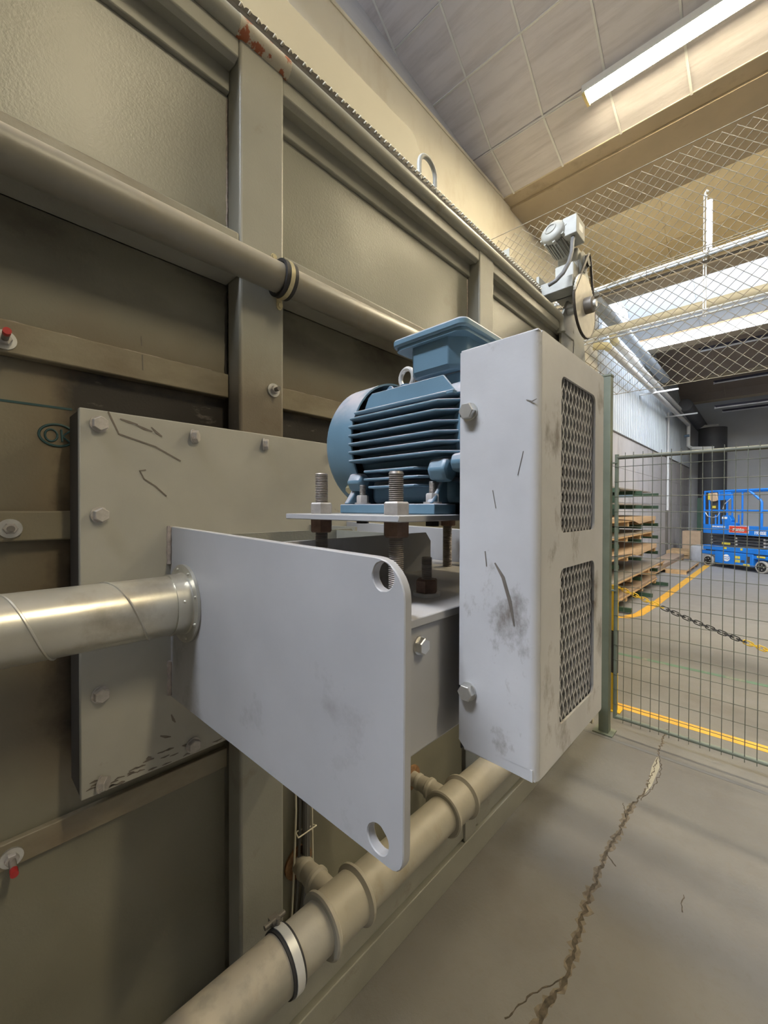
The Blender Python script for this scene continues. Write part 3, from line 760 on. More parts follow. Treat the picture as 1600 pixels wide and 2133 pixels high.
# ================================================================== BELT GUARD
GY0, GY1, GZ0, GZ1, GX0, GX1 = .412, .634, 1.216, 1.685, -.268, -.1745
bg_ = thing('belt_guard', 'tall scuffed grey sheet-metal belt guard with two mesh windows beside the motor', 'machine guard', (-.22, .52, GZ0))
# folded front sheet + side with rounded corner, as one shell
th = .0025
win = [rrect(.475, .597, 1.472, 1.651, .010), rrect(.475, .597, 1.252, 1.431, .010)]
shell = part('front_sheet', G().holed(rrect(GY0 + .008, GY1 - .001, GZ0, GZ1, .003, 2), win, 0, GX1 - th, GX1), 'guard', bg_)
g = G()
cor = [(GX1 - .009 + .009 * math.cos(t), GY0 + .009 - .009 * math.sin(t)) for t in [PI / 2 * i / 6 for i in range(7)]]
prof = [(GX1, GY0 + .0095)] + cor + [(GX0 + .004, GY0), (GX0, GY0 + .0005)]
inner = [(GX0, GY0 + th), (GX1 - .01, GY0 + th), (GX1 - th, GY0 + .01)]
g.prism(prof + inner, 2, GZ0 + .012, GZ1 - .003)
part('side_sheet', g, 'guard', bg_)
part('side_sheet_bottom', G().prism([(GX1 - .004, GZ0), (GX1 - .004, GZ0 + .0125), (GX0, GZ0 + .0125), (GX0, GZ0 + .011), (GX0 + .008, GZ0 + .003)], 1, GY0 + .0003, GY0 + th), 'guard', bg_)
part('corner_fold', G().prism([(GX1, GY0 + .0095)] + cor + [(GX1 - .010, GY0), (GX1 - .010, GY0 + th), (GX1 - th, GY0 + .01)], 2, GZ0 + .0004, GZ0 + .0122), 'guard', bg_)
part('top_sheet', G().box(GX0, GX1 - .001, GY0 + .002, GY1, GZ1 - .003, GZ1), 'guard', bg_, bevel=.001)
part('bottom_sheet', G().box(GX0 + .006, GX1 - .002, GY0 + th, GY1, GZ0, GZ0 + th), 'guard', bg_)
part('far_side_sheet', G().box(GX0, GX1 - .001, GY1 - th, GY1, GZ0, GZ1), 'guard', bg_)
part('back_sheet', G().holed([(GY0 + th, GZ0), (GY1, GZ0), (GY1, GZ1 - .003), (GY0 + th, GZ1 - .003)], [circ(AX, AZ, .045)], 0, GX0 + .001, GX0 + .003), 'blackst', bg_)  # black colour stands in for the shade inside the guard
part('rear_flange', G().prism([(GY1, 1.19), (GY1, 1.47), (GY1 + .010, 1.465), (GY1 + .016, 1.455), (GY1 + .016, 1.41), (GY1 + .012, 1.36), (GY1 + .012, 1.25), (GY1 + .006, 1.19)], 0, GX1 - .02, GX1 - .012), 'cream', bg_)
# expanded metal in the windows: zigzag strands
def strand(z0, z1, mir):
    per = .030; k = int((z1 - z0) / (per / 2)) + 1; vs = []; fs = []
    g = G(); a = .0025
    for i in range(k + 1):
        z = z0 + i * per / 2; y = a * (1 if (i + mir) % 2 else -1)
        xt = .0006 * (1 if (i + mir) % 2 else -1)
        for dz, ax_ in ((-.0016, 0), (.0016, 0)):
            for dx, dy in ((-.0010 + xt, -.0012), (-.0010 + xt, .0012), (.0010 + xt, .0012), (.0010 + xt, -.0012)):
                vs.append((dx, y + dy, z + dz))
    n = len(vs) // 4
    for j in range(n - 1):
        for q in range(4): fs.append((j * 4 + q, j * 4 + (q + 1) % 4, (j + 1) * 4 + (q + 1) % 4, (j + 1) * 4 + q))
    g.add(vs, fs); return mesh_of('strand', g, MT['guard'], 50)
for (z0, z1) in ((1.468, 1.655), (1.248, 1.435)):
    em = part('mesh_frame', G().holed(rrect(.468, .604, z0 - .004, z1 + .004, .004, 2), [rrect(.473, .599, z0, z1, .004, 2)], 0, GX1 - .0075, GX1 - th), 'guard', bg_)
    S = [strand(z0, z1, 0), strand(z0, z1, 1)]
    y = .473; i = 0
    while y < .601:
        put('strand', S[i % 2], em, (GX1 - .0052, y, 0)); y += .0058; i += 1
for z in (1.611, 1.288):
    put('guard_bolt', BOLT10, bg_, (-.2548, GY0, z), RNY)
    part('bolt_slot', G().box(GX0 - .0002, GX0 + .007, GY0 - .0003, GY0 + .002, z - .0035, z + .0035), 'black', bg_)
# scrapes on the side sheet
for pl, w_ in (([(-.222, 1.44), (-.212, 1.425), (-.204, 1.40), (-.199, 1.375)], .004), ([(-.225, 1.60 - .08), (-.221, 1.50)], .002), ([(-.19, 1.56), (-.196, 1.535)], .0014), ([(-.234, 1.452), (-.232, 1.435)], .003), ([(-.176, 1.612), (-.181, 1.610), (-.187, 1.613)], .0016)):
    part('scrape', G().ribbon([(a, GY0 - .0002, b) for a, b in pl], [w_ * (.4 if i in (0, len(pl) - 1) else 1) for i in range(len(pl))], (0, -1, 0), .0003), 'scratch', bg_)
# belt drive inside
bd = thing('belt_drive', 'dark pulleys and belts behind the mesh windows of the grey belt guard', 'belt drive', (-.22, .53, 1.24))
part('pulley', G().lathe((-.245, AX, AZ), (-.205, AX, AZ), [(0, .045), (.004, .05), (.012, .044), (.02, .05), (.028, .044), (.036, .05), (.04, .045)], 28), 'blackst', bd)
part('pulley', G().lathe((-.245, AX - .01, 1.31), (-.205, AX - .01, 1.31), [(0, .065), (.004, .07), (.012, .064), (.02, .07), (.028, .064), (.036, .07), (.04, .065)], 28), 'blackst', bd)
for x in (-.233, -.217):
    o = [(x, AX + .052 * math.cos(t), AZ + .052 * math.sin(t)) for t in [PI * i / 10 for i in range(11)]] + [(x, AX - .01 + .072 * math.cos(t), 1.31 + .072 * math.sin(t)) for t in [PI + PI * i / 10 for i in range(11)]]
    part('belt', G().tube(o, .006, 6, closed=True), 'rubber', bd)

# ================================================================== SPIRAL DUCT
sd = thing('spiral_duct', 'galvanised spiral duct running from the left into the grey bracket plate', 'duct', (-.822, .05, 1.262))
DX, DZ, DR = -.822, 1.3165, .0545
part('duct_tube', G().cyl((DX - .02, -.9, DZ + .001), (DX, .309, DZ), DR, n=44), 'galv', sd)
g = G(); pts = []
for i in range(380):
    t = i / 379; y = -.9 + 1.19 * t; th_ = -2 * PI * (y + .055) / .135
    fx = DX - .02 * (1 - (y + .9) / 1.209)
    pts.append((fx + (DR + .0004) * math.cos(th_), y, DZ + (DR + .0004) * math.sin(th_)))
part('spiral_seam', g.tube(pts, .0021, 6), 'galv', sd)
part('sleeve', G().lathe((DX, .278, DZ), (DX, .308, DZ), [(0, DR), (0, DR + .0025), (.024, DR + .0025), (.03, DR + .008)], 44, caps=False), 'galv', sd)
fg = part('flange', G().lathe((DX, .304, DZ), (DX, .3095, DZ), [(0, DR), (0, .074), (.0055, .074), (.0055, DR)], 44, caps=False), 'galv', sd)
for i in range(8):
    t = 2 * PI * (i + .4) / 8
    put('rivet', RIVET, fg, (DX + .066 * math.cos(t), .304, DZ + .066 * math.sin(t)), RNY)
for t in (.25, 2.3, 4.4):
    put('rivet', RIVET, sd, (DX + (DR + .002) * math.cos(t), .289, DZ + (DR + .002) * math.sin(t)), (0, PI / 2 - t, 0))
    put('rivet', RIVET, sd, (DX - .016 + (DR + .0005) * math.cos(t), .05, DZ + (DR + .0005) * math.sin(t)), (0, PI / 2 - t, 0))

# ================================================================== DRAIN PIPE
dp = thing('drain_pipe', 'fat beige drain pipe with branch tees along the foot of the machine', 'pipe', (-.82, 1.2, .36))
DPX, DPZ, DPR = -.82, .443, .058
part('pipe', G().cyl((DPX, -.3, DPZ), (DPX, 2.7, DPZ), DPR, n=40), 'pipe', dp)
for y in (.70, 1.225, 1.75, 2.27):
    te = part('tee', G().lathe((DPX, y - .066, DPZ), (DPX, y + .066, DPZ), [(0, DPR), (0, .070), (.004, .0745), (.012, .0745), (.016, .069), (.02, .0645), (.112, .0645), (.116, .069), (.12, .0745), (.128, .0745), (.132, .070), (.132, DPR)], 40, caps=False), 'pipe', dp)
    part('branch', G().lathe((DPX - .04, y, DPZ + .01), (-1.012, y, DPZ + .012), [(0, .032), (.05, .032), (.055, .037), (.066, .037), (.071, .031), (.105, .027), (.11, .030), (.118, .030), (.122, .026), (.18, .026)], 24), 'pipe', te)
    part('wall_flange', G().lathe((-1.012, y, DPZ + .012), (-1.003, y, DPZ + .012), [(0, .046), (.006, .046), (.009, .036)], 24), 'rust', te)
hc = part('hose_clamp', G().lathe((DPX, .515, DPZ), (DPX, .548, DPZ), [(0, DPR), (0, .0655), (.006, .0665), (.026, .0665), (.033, .0655), (.033, DPR)], 40, caps=False), 'rubber', dp)
part('clamp_band', G().lathe((DPX, .522, DPZ), (DPX, .542, DPZ), [(0, .066), (0, .0685), (.02, .0685), (.02, .066)], 40, caps=False), 'alu', hc)
g = G().cyl((DPX - .045, .505, DPZ + .062), (DPX - .045, .56, DPZ + .062), .0055, n=10); g.box(DPX - .058, DPX - .032, .522, .542, DPZ + .05, DPZ + .066); g.cyl((DPX - .03, .532, DPZ + .06), (DPX - .03, .532, DPZ + .078), .005, n=8)
part('clamp_screw', g, 'hub', hc)
part('hose_end', G().lathe((DPX, -.3, DPZ), (DPX, .528, DPZ), [(0, .0615), (.82, .0615)], 40), 'pipeup', dp, label='greyer rubber hose end')

# ================================================================== GEAR MOTOR + SPROCKET AT THE FAR END
gm = thing('gear_motor', 'small grey gear motor perched on the far top end of the machine', 'gear motor', (-1.0, 2.62, 2.66))
Gm = lambda n, g, m='gear', **k: part(n, g, m, gm, **k)
A0 = Vector((-.985, 2.50, 3.178)); AD = Vector((.12, .93, -.34)).normalized()
q = lambda d: A0 + AD * d
Gm('motor_body', G().lathe(q(.03), q(.19), [(0, .060), (.16, .060)], 28))
cov = Gm('end_cover', G().lathe(q(-.012), q(.035), [(0, .001), (0, .040), (.004, .052), (.012, .066), (.022, .071), (.047, .072), (.047, .06)], 36, caps=False))
part('cover_ring', G().lathe(q(-.017), q(-.010), [(0, .026), (0, .034), (.007, .036), (.007, .026)], 28, caps=False), 'gear', cov)
u_ = AD.cross(Vector((0, 0, 1))).normalized(); v_ = u_.cross(AD)
for i in range(8):
    t = 2 * PI * (i + .3) / 8; c = q(.02) + (u_ * math.cos(t) + v_ * math.sin(t)) * .074
    part('cover_lug', G().cyl(c, c + AD * .022, .009, n=10), 'gear', cov)
for i in range(26):
    t = 2 * PI * i / 26; e = (u_ * math.cos(t) + v_ * math.sin(t)); tt = AD.cross(e) * .0022
    g = G(); vs = []
    for d in (.045, .165):
        for rr in (.058, .071):
            for sg in (-1, 1): vs.append(q(d) + e * rr + tt * sg)
    g.add(vs, [(0, 1, 3, 2), (4, 6, 7, 5), (0, 4, 5, 1), (2, 3, 7, 6), (0, 2, 6, 4), (1, 5, 7, 3)])
    Gm('cooling_fin', g, smooth=0)
tbx = Gm('terminal_box', G().box(-.925, -.845, 2.515, 2.66, 3.115, 3.225), bevel=.004)
part('rating_label', G().box(-.8452, -.8442, 2.56, 2.62, 3.15, 3.19), 'wsign', tbx)
Gm('gearbox', G().box(-1.01, -.885, 2.66, 2.80, 2.98, 3.115), bevel=.012)
Gm('gearbox_flange', G().lathe((-.885, 2.73, 3.04), (-.855, 2.73, 3.04), [(0, .062), (.015, .062), (.02, .04), (.03, .04)], 24))
Gm('torque_arm', G().prism([(2.66, 3.03), (2.75, 3.09), (2.88, 2.93), (2.84, 2.86), (2.74, 2.90)], 0, -.90, -.875), bevel=.004)
Gm('small_sprocket', G().cyl((-.856, 2.73, 3.04), (-.84, 2.73, 3.04), .035, n=20), 'blackst')
Gm('motor_bracket', G().box(-1.06, -.86, 2.50, 2.62, 2.80, 2.872), bevel=.004)
Gm('bracket_post', G().box(-1.0, -.89, 2.6, 2.72, 2.80, 3.0), bevel=.004)
Gm('bracket_plate', G().box(-1.068, -1.05, 2.48, 2.6, 2.78, 2.92), bevel=.003)
cd = Gm('cable_hose', G().tube([(-.875, 2.55, 3.118), (-.872, 2.53, 3.08), (-.865, 2.50, 3.0), (-.868, 2.46, 2.92), (-.885, 2.42, 2.85), (-.92, 2.40, 2.81), (-.96, 2.40, 2.80)], .0115, 12), 'conduit')
part('hose_gland', G().lathe((-.8755, 2.553, 3.10), (-.875, 2.552, 3.122), [(0, .015), (.022, .015)], 8), 'alu', cd)
spk = thing('large_sprocket', 'large pale sprocket disc with dark chain at the far end of the machine', 'sprocket', (-.82, 2.65, 2.54))
SY, SZ, SR = 2.655, 2.728, .178
g = G(); o = []
for i in range(96):
    t = 2 * PI * i / 96; rr = SR + (.006 if i % 2 else -.002); o.append((SY + rr * math.cos(t), SZ + rr * math.sin(t)))
part('disc', g.prism(o, 0, -.848, -.836), 'disc', spk)
part('hub', G().lathe((-.836, SY, SZ), (-.79, SY, SZ), [(0, .048), (.042, .048), (.046, .042)], 28), 'hub', spk)
part('shaft', G().cyl((-.95, SY, SZ), (-.775, SY, SZ), .022, n=20), 'alu', spk)
o = [(-.842, SY + .184 * math.cos(t), SZ + .184 * math.sin(t)) for t in [-2.75 + (2.75 + .9) * i / 30 for i in range(31)]]
o = [(-.842, 2.695, 3.04)] + [(-.842, SY + .184 * math.cos(t), SZ + .184 * math.sin(t)) for t in [PI - .1 + (PI + .25) * i / 36 for i in range(37)]] + [(-.842, 2.765, 3.04), (-.842, 2.73, 3.078)]
cn = part('sprocket_chain', G().tube(o, .0085, 6, closed=True), 'chain', spk)

# ================================================================== FENCE
fpost = G().box(-.841, -.781, 2.99, 3.05, 0, 2.37)
def fence_post(x, label):
    t = thing('fence_post', label, 'post', (x, 3.02, 0), 'green fence posts')
    part('post', G().box(x - .03, x + .03, 2.99, 3.05, .008, 2.375), 'green', t, bevel=.003)
    part('post_cap', G().box(x - .033, x + .033, 2.987, 3.053, 2.375, 2.39), 'green', t, bevel=.003)
    part('base_plate', G().box(x - .06, x + .06, 2.965, 3.075, 0, .008), 'green', t)
    for z in (1.80, .95):
        part('panel_bracket', G().box(x + .025, x + .062, 3.03, 3.062, z, z + .008), 'green', t)
    return t
fence_post(-.812, 'green square fence post right behind the grey belt guard')
fp = thing('wire_fence', 'dark green welded wire fence panel standing across the aisle', 'fence', (.2, 3.05, .1), None)
FX0, FX1 = -.757, 1.23
for z in (.112, 1.838):
    part('frame_rail', G().cyl((FX0, 3.05, z), (FX1, 3.05, z), .0125, n=12), 'green' if z < 1 else 'wire', fp)
for x in (FX0, FX1):
    part('frame_upright', G().cyl((x, 3.05, .10), (x, 3.05, 1.86), .0125, n=12), 'green', fp)
VW = mesh_of('vertical_wire', G().tube([(0, 0, .085), (.001, 0, .5), (-.001, 0, 1.0), (.0006, 0, 1.5), (0, 0, 1.868)], .0021, 6), MT['wire'])
x = FX0 + .05
while x < FX1 - .02: put('vertical_wire', VW, fp, (x + random.uniform(-.003, .003), 3.0405, 0), (0, random.uniform(-.0012, .0012), 0)); x += .0502
HW = mesh_of('horizontal_wire', G().tube([(FX0 - .01, 0, 0), (FX0 + .4, 0, .002), (.3, 0, -.002), (FX1 + .01, 0, 0)], .0021, 6), MT['wire'])
z = .20
while z < 1.80: put('horizontal_wire', HW, fp, (0, 3.0365, z)); z += .0985
# chain link above
lk = thing('chain_link_mesh', 'slack diamond chain-link mesh strung above the fence panel', 'mesh', (-.7, 3.05, 2.27))
MX0, MX1, MZ0, MZ1 = -2.56, 1.3, 2.268, 3.70
def topz(x): return 3.70 + .04 * ((x + .7) / 1.9) ** 2 * .8
dw = .0335
def lwire(m):
    pts = []; k = int((MZ1 - MZ0) / dw)
    for i in range(k + 1):
        s = m * (1 if i % 2 else -1)
        z = MZ0 + i * dw
        pts.append((s * (dw / 2 + .0012) - s * .004, s * .0016, z - dw * .10)); pts.append((s * (dw / 2 + .0012), 0, z)); pts.append((s * (dw / 2 + .0012) - s * .004, -s * .0016, z + dw * .10))
    return mesh_of('link_wire', G().tube(pts,   .0019, 5), MT['link'])
LW = [lwire(1), lwire(-1)]
x = MX0; i = 0
while x < MX1:
    o = put('link_wire', LW[i % 2], lk, (x, 3.075, 0 if i % 2 else 0)); 
    x += dw; i += 1
part('tension_wire', G().tube([(-2.58, 3.075, 3.73), (-1.2, 3.075, 3.705), (0, 3.075, 3.70), (1.3, 3.075, 3.72)], .003, 6), 'link', lk)
part('tension_wire', G().tube([(-.8, 3.075, 2.268), (0, 3.075, 2.265), (1.3, 3.075, 2.27)], .002, 6), 'link', lk)

# striped bollard and chain
bo = thing('striped_bollard', 'yellow and black striped barrier post behind the fence', 'bollard', (-.85, 3.4, 0))
part('post', G().cyl((-.85, 3.4, .004), (-.85, 3.4, .93), .024, n=18), 'yellow', bo)
part('black_band', G().cyl((-.85, 3.4, .28), (-.85, 3.4, .595), .0245, n=18), 'black', bo)
part('base_plate', G().box(-.9, -.8, 3.35, 3.45, 0, .006), 'yellow', bo)
part('chain_hook', G().tube([(-.835, 3.4, .915), (-.82, 3.4, .925), (-.81, 3.4, .915), (-.815, 3.4, .905)], .003, 6), 'yellow', bo)
bc = thing('barrier_chain', 'sagging plastic barrier chain, yellow then black then yellow links', 'chain', (-.4, 3.4, .6))
def olink(mat):
    o = []
    for cx, a0 in ((.013, -PI / 2), (-.013, PI / 2)):
        for i in range(6): t = a0 + PI * i / 5; o.append((cx + .0125 * math.cos(t), .0125 * math.sin(t), 0))
    return mesh_of('link', G().tube(o, .0033, 6, closed=True), MT[mat])
OY, OB = olink('yellow'), olink('black')
def chz(x): t = x + .815; return .912 - .398 * t + .075 * t * t
s = -.812; i = 0
while s < 1.2:
    z = chz(s); sl = math.atan(chz(s + .01) / .01 - z / .01)
    mat = OY if s < -.565 or s > -.13 and s < .3 else OB
    put('link', mat, bc, (s, 3.4, z), (PI / 2 * (i % 2), -sl, 0)); s += .0325 * math.cos(sl); i += 1

# conduits, cable bundle and strut just beyond the fence
tr = thing('cable_run', 'bundle of bright conduits and cables crossing above the fence', 'conduit', (0, 3.2, 3.05))
for (dy, z, r, m_) in ((0, 3.072, .013, 'alu'), (.03, 3.085, .009, 'alu'), (-.02, 3.047, .009, 'duct'), (.012, 3.025, .008, 'hub')):
    part('conduit', G().tube([(-1.25, 3.2 + dy, z), (-.5, 3.2 + dy, z + .003), (.3, 3.2 + dy, z - .004), (1.6, 3.2 + dy, z)], r, 10), m_, tr)
for z in (3.115, 3.10): part('cable', G().tube([(-1.1, 3.18, z - .1), (-.7, 3.18, z - .015), (.2, 3.18, z), (1.6, 3.18, z)], .003, 6), 'link', tr)
for x in (-.95, -.62, -.3, .05, .4): part('cable_tie', G().tube([(x, 3.2 + .036 * math.cos(t), 3.058 + .04 * math.sin(t)) for t in [2 * PI * i / 16 for i in range(16)]], .0022, 5, closed=True), 'hub', tr)
tc_ = thing('twin_conduits', 'two thin bright conduits running level below the cable bundle', 'conduit', (0, 3.2, 2.69))
for dy, z in ((0, 2.727), (0, 2.70)): part('conduit', G().cyl((-1.05, 3.2 + dy, z), (1.6, 3.2 + dy, z), .0065, n=10), 'alu', tc_)
part('junction_box', G().box(-1.12, -1.05, 3.17, 3.24, 2.66, 2.75), 'hub', tc_, bevel=.006)
st = thing('hanger_strut', 'upright white slotted strut carrying the conduits above the fence', 'strut', (-.32, 3.215, 2.70))
for dx in (-.006, .006): part('rod', G().cyl((-.32 + dx, 3.222, 2.69), (-.32 + dx, 3.222, 3.44), .0035, n=8), 'white', st)
part('channel', G().box(-.312, -.285, 3.215, 3.235, 3.09, 3.40), 'alu', st)
part('hook', G().tube([(-.32, 3.222, 3.43), (-.322, 3.222, 3.455), (-.314, 3.222, 3.468), (-.304, 3.222, 3.455)], .006, 8), 'white', st)

# ================================================================== OVERHEAD
def lampfit(x0, y, z, ln, label, lit=True, group=None):
    t = thing('tube_lamp', label, 'lamp', (x0 + ln / 2, y, z), group)
    if lit:
        part('lamp_body', G().box(x0, x0 + ln, y - .088, y + .088, z + .031, z + .07).box(x0, x0 + ln, y - .088, y - .084, z - .004, z + .031).box(x0, x0 + ln, y + .084, y + .088, z - .004, z + .031), 'white', t)
        part('diffuser', G().prism([(y - .075, z + .03), (y - .082, z + .012), (y - .07, z - .012), (y - .03, z - .022), (y + .03, z - .022), (y + .07, z - .012), (y + .082, z + .012), (y + .075, z + .03)], 0, x0 + .03, x0 + ln - .03), 'lamp', t)
        for xa in (x0, x0 + ln - .03): part('end_cap', G().box(xa, xa + .03, y - .086, y + .086, z - .024, z + .07), 'lampcap', t, bevel=.004)
    else:
        part('lamp_body', G().box(x0, x0 + ln, y - .05, y + .05, z + .03, z + .1), 'offbody', t)
        part('tube', G().cyl((x0 + .03, y - .05, z + .012), (x0 + ln, y - .05, z + .012), .022, n=12), 'offtube', t)
        part('end_cap', G().box(x0, x0 + .03, y - .075, y - .02, z - .01, z + .05), 'offtube', t)
    return t
lampfit(-1.41, 4.40, 5.612, 1.55, 'lit fluorescent lamp under the sloping ceiling boards, top right of the photo')
lampfit(.35, 4.40, 5.612, 1.55, 'lit fluorescent lamp continuing the front row, right of the frame')
lampfit(2.1, .7, 5.44, 1.55, 'lit fluorescent lamp under the gutter beam, right of and above the camera')
lampfit(.62, 7.6, 5.62, 1.55, 'lit fluorescent lamp in the second bay, right of the frame')
lampfit(2.4, 7.6, 5.62, 1.55, 'unseen lit lamp added to brighten the second bay ceiling')  # second out-of-view lamp, added to brighten this bay's ceiling slope
for i, (x0, y, z) in enumerate(((-1.42, 13.2, 5.5), (-1.42, 16.85, 5.5), (-1.45, 17.6, 4.85), (-1.45, 20.4, 5.2))):
    lampfit(x0, y, z, 2.6, ['unlit tube lamp below the bright ceiling, nearest of the far row', 'unlit tube lamp just under the chain-link edge in the dark bay', 'unlit tube lamp in the dark far bays, third from the front', 'unlit tube lamp deepest in the dark far bays'][i], False)
wr_ = thing('lamp_cable', 'pair of white cables running along the ceiling to the lit lamp', 'cable', (-2, 4.4, 5.7))
for dy in (0, .022): part('cable', G().tube([(-2.55, 4.4 + dy, 5.725), (-2.0, 4.4 + dy, 5.715), (-1.6, 4.4 + dy, 5.712), (-1.4, 4.4 + dy * 3, 5.72)], .006, 6), 'white', wr_)
for k, y in ((1, 7.0),):
    b = part('cross_pipe', G().cyl((WX, y, 4.24), (2.6, y, 4.235), .068, n=24), 'bpipe'); tag(b, 'thick beige pipe crossing the hall behind the chain-link mesh', 'pipe')
for (nm, lab, x, z, y0, y1, r, mt) in (('insulated_pipe', 'upper insulated white pipe running far along the left wall', -2.30, 4.82, 9.0, 20.3, .062, 'insul'), ('insulated_pipe', 'lower insulated white pipe running far along the left wall', -2.30, 4.58, 8.5, 18.8, .062, 'insul')):
    t = thing(nm, lab, 'pipe', (x, 14, z), 'insulated wall pipes')
    part('pipe', G().cyl((x, y0, z - .02), (x, y1, z + .03), r, n=18), mt, t)
    hi = z > 4.7
    part('elbow', G().tube([(x, y0 + .12, z - .02), (x, y0, z - .015), (x, y0 - .08, z + .05), (x, y0 - .09, z + .17)] if hi else [(x, y0 + .1, z - .02), (x, y0, z - .02), (x - .07, y0 - .07, z - .02), (x - .2, y0 - .08, z)], r * 1.15, 14), 'cinsul', t)
    if hi:
        part('end_run', G().tube([(x, y1 - .1, z + .03), (x, y1, z + .02), (x + .1, y1, z - .08), (x + .75, y1, z - .12)], r, 12), 'white', t)
    else:
        part('end_run', G().tube([(x, y1 - .1, z + .03), (x, y1, z), (x, y1, z - .75), (x + .12, y1, z - .85), (x + .75, y1, z - .9)], r, 12), 'white', t)
        part('valve', G().cyl((x - .12, y1 - .05, z - .38), (x + .04, y1 - .05, z - .38), .05, n=10), 'rackblue', t)
    for y in (12.6, 16.2):
        if hi: part('support_arm', G().box(WX, -1.75, y - .02, y + .02, z - .32, z - .28), 'white', t)
t = part('ceiling_duct', G().cyl((-2.32, 7.6, 5.16), (-2.30, 14.2, 5.25), .115, n=24), 'duct'); tag(t, 'grey-blue round duct along the top of the corrugated wall', 'duct')
t = part('far_duct', G().tube([(-2.15, 16.8, 4.95), (-2.15, 17.3, 4.95), (-2.15, 21.2, 4.85)], .2, 18), 'dduct'); tag(t, 'dark duct disappearing into the far end of the hall', 'duct')
t = part('far_riser', G().cyl((-1.75, 20.6, 0.0), (-1.75, 20.6, 4.66), .45, n=24), 'dduct'); tag(t, 'dark round riser standing in the far left corner', 'duct')
t = part('down_pipe', G().cyl((-2.55, 16.4, 1.45), (-2.55, 16.4, 4.7), .035, n=10), 'white'); tag(t, 'thin white downpipe on the far left wall', 'pipe')
t = part('wall_post', G().box(-2.6, -2.54, 16.35, 16.45, 0, 1.45), 'hub'); tag(t, 'dark narrow post below the white downpipe', 'post')

# ================================================================== CANTILEVER RACK AND LOADS
rk = thing('cantilever_rack', 'dark green cantilever rack with long loads along the left wall', 'rack', (-2.2, 8.2, 0))
for y in (6.6, 8.0, 9.4):
    part('upright', G().box(-2.45, -2.32, y, y + .1, 0, 1.82), 'rack', rk)
    for z in (.02, .28, .62, .92, 1.16, 1.50, 1.74):
        part('arm', G().box(-2.32, -1.62 if z > .1 else -1.45, y + .02, y + .08, z, z + .06), 'rack', rk)
    for z in (1.50, 1.74): part('arm_sleeve', G().box(-2.30, -2.05, y + .01, y + .09, z - .01, z + .065), 'rackblue', rk)
def load(x0, x1, y0, y1, z, label, top, th_, wrap=None, grp='loads on the cantilever rack'):
    t = thing('loaded_pallet', label, 'pallet', ((x0 + x1) / 2, (y0 + y1) / 2, z), grp)
    n = 4
    for i in range(n):
        yb = y0 + (y1 - y0 - .1) * i / (n - 1)
        part('block', G().box(x0 + .02, x1 - .02, yb, yb + .1, z, z + .075), 'wood', t, smooth=0)
    m = 3
    for i in range(m):
        xb = x0 + (x1 - x0 - .14) * i / (m - 1)
        part('deck_board', G().box(xb, xb + .14, y0, y1, z + .075, z + .095), 'wood', t, smooth=0)
    part('sheet_stack', G().box(x0 + .01, x1 - .01, y0 + .02, y1 - .02, z + .095, z + .095 + th_), top, t, bevel=.004)
    if wrap:
        zt = z + .095 + th_
        part('torn_wrapping', G().add([(x1 + .004, y0 + .2, zt), (x1 + .004, y1 - .05, zt), (x1 + .012, y1 - .1, zt - .07), (x1 + .012, y0 + 1.6, zt - .11), (x1 + .012, y0 + 1.2, zt - .05), (x0 + .1, y1 - .1, zt + .012), (x0 + .1, y0 + .4, zt + .012)], [(0, 1, 2, 3, 4), (0, 6, 5, 1)]), 'card', t, smooth=0)
    return t
for i, (z, top, th_, wr2, y0, y1) in enumerate(((1.22, 'card', .045, True, 6.3, 9.3), (.98, 'sheet', .022, False, 6.3, 9.1), (.68, 'sheet', .06, True, 6.2, 9.4), (.34, 'sheet', .035, False, 6.1, 10.0), (.08, 'board', .04, False, 6.0, 9.3))):
    load(-2.30, -1.63 + (.03 if i > 2 else 0), y0, y1, z, ['paper-wrapped sheets on the topmost loaded pallet of the rack', 'thin dark sheets on the second pallet from the top of the rack', 'boards in torn wrapping at the middle of the rack', 'long sheets in loose paper second from the bottom of the rack', 'brown boards on the lowest pallet of the rack'][i], top, th_, wr2)
for (z, lab) in ((1.56, 'thin dark sheet lying on the second arm level of the rack'), (1.80, 'dark sheets lying across the top arms of the rack')):
    t = part('thin_sheets', G().box(-2.31, -1.70, 6.4, 9.2, z + .002, z + .024), 'sheet'); tag(t, lab, 'sheets', 'bare sheets on the rack arms')
# rows on the floor beyond
load(-2.25, -1.85, 10.6, 14.6, 0.0, 'long low pallet of brown boards on the floor past the rack', 'board', .1, None, 'pallets on the floor')
load(-1.84, -1.40, 11.5, 13.6, 0.0, 'low pallet with pale covered boards beside the yellow floor line', 'sheet', .02, None, 'pallets on the floor')
load(-2.4, -1.7, 15.2, 16.4, 0.0, 'pale pallet stack against the far left wall', 'wood', .12, None, 'pallets on the floor')
t = part('carton', G().box(-2.25, -1.75, 17.2, 17.8, .0, .75), 'card', bevel=.01); tag(t, 'orange-brown carton on the floor behind the blue lift', 'box')
t = part('white_bundle', G().lathe((-1.5, 14.9, 0.0), (-1.5, 14.9, .46), [(0, .24), (.1, .27), (.22, .25), (.3, .27), (.42, .24), (.46, .12)], 14), 'bag'); tag(t, 'white wrapped bundle next to the front wheel of the blue lift', 'bundle')
t = part('green_upright', G().box(-2.0, -1.85, 18.6, 18.75, 0, 1.9), 'rack'); tag(t, 'dark green upright standing left of the blue lift', 'post')

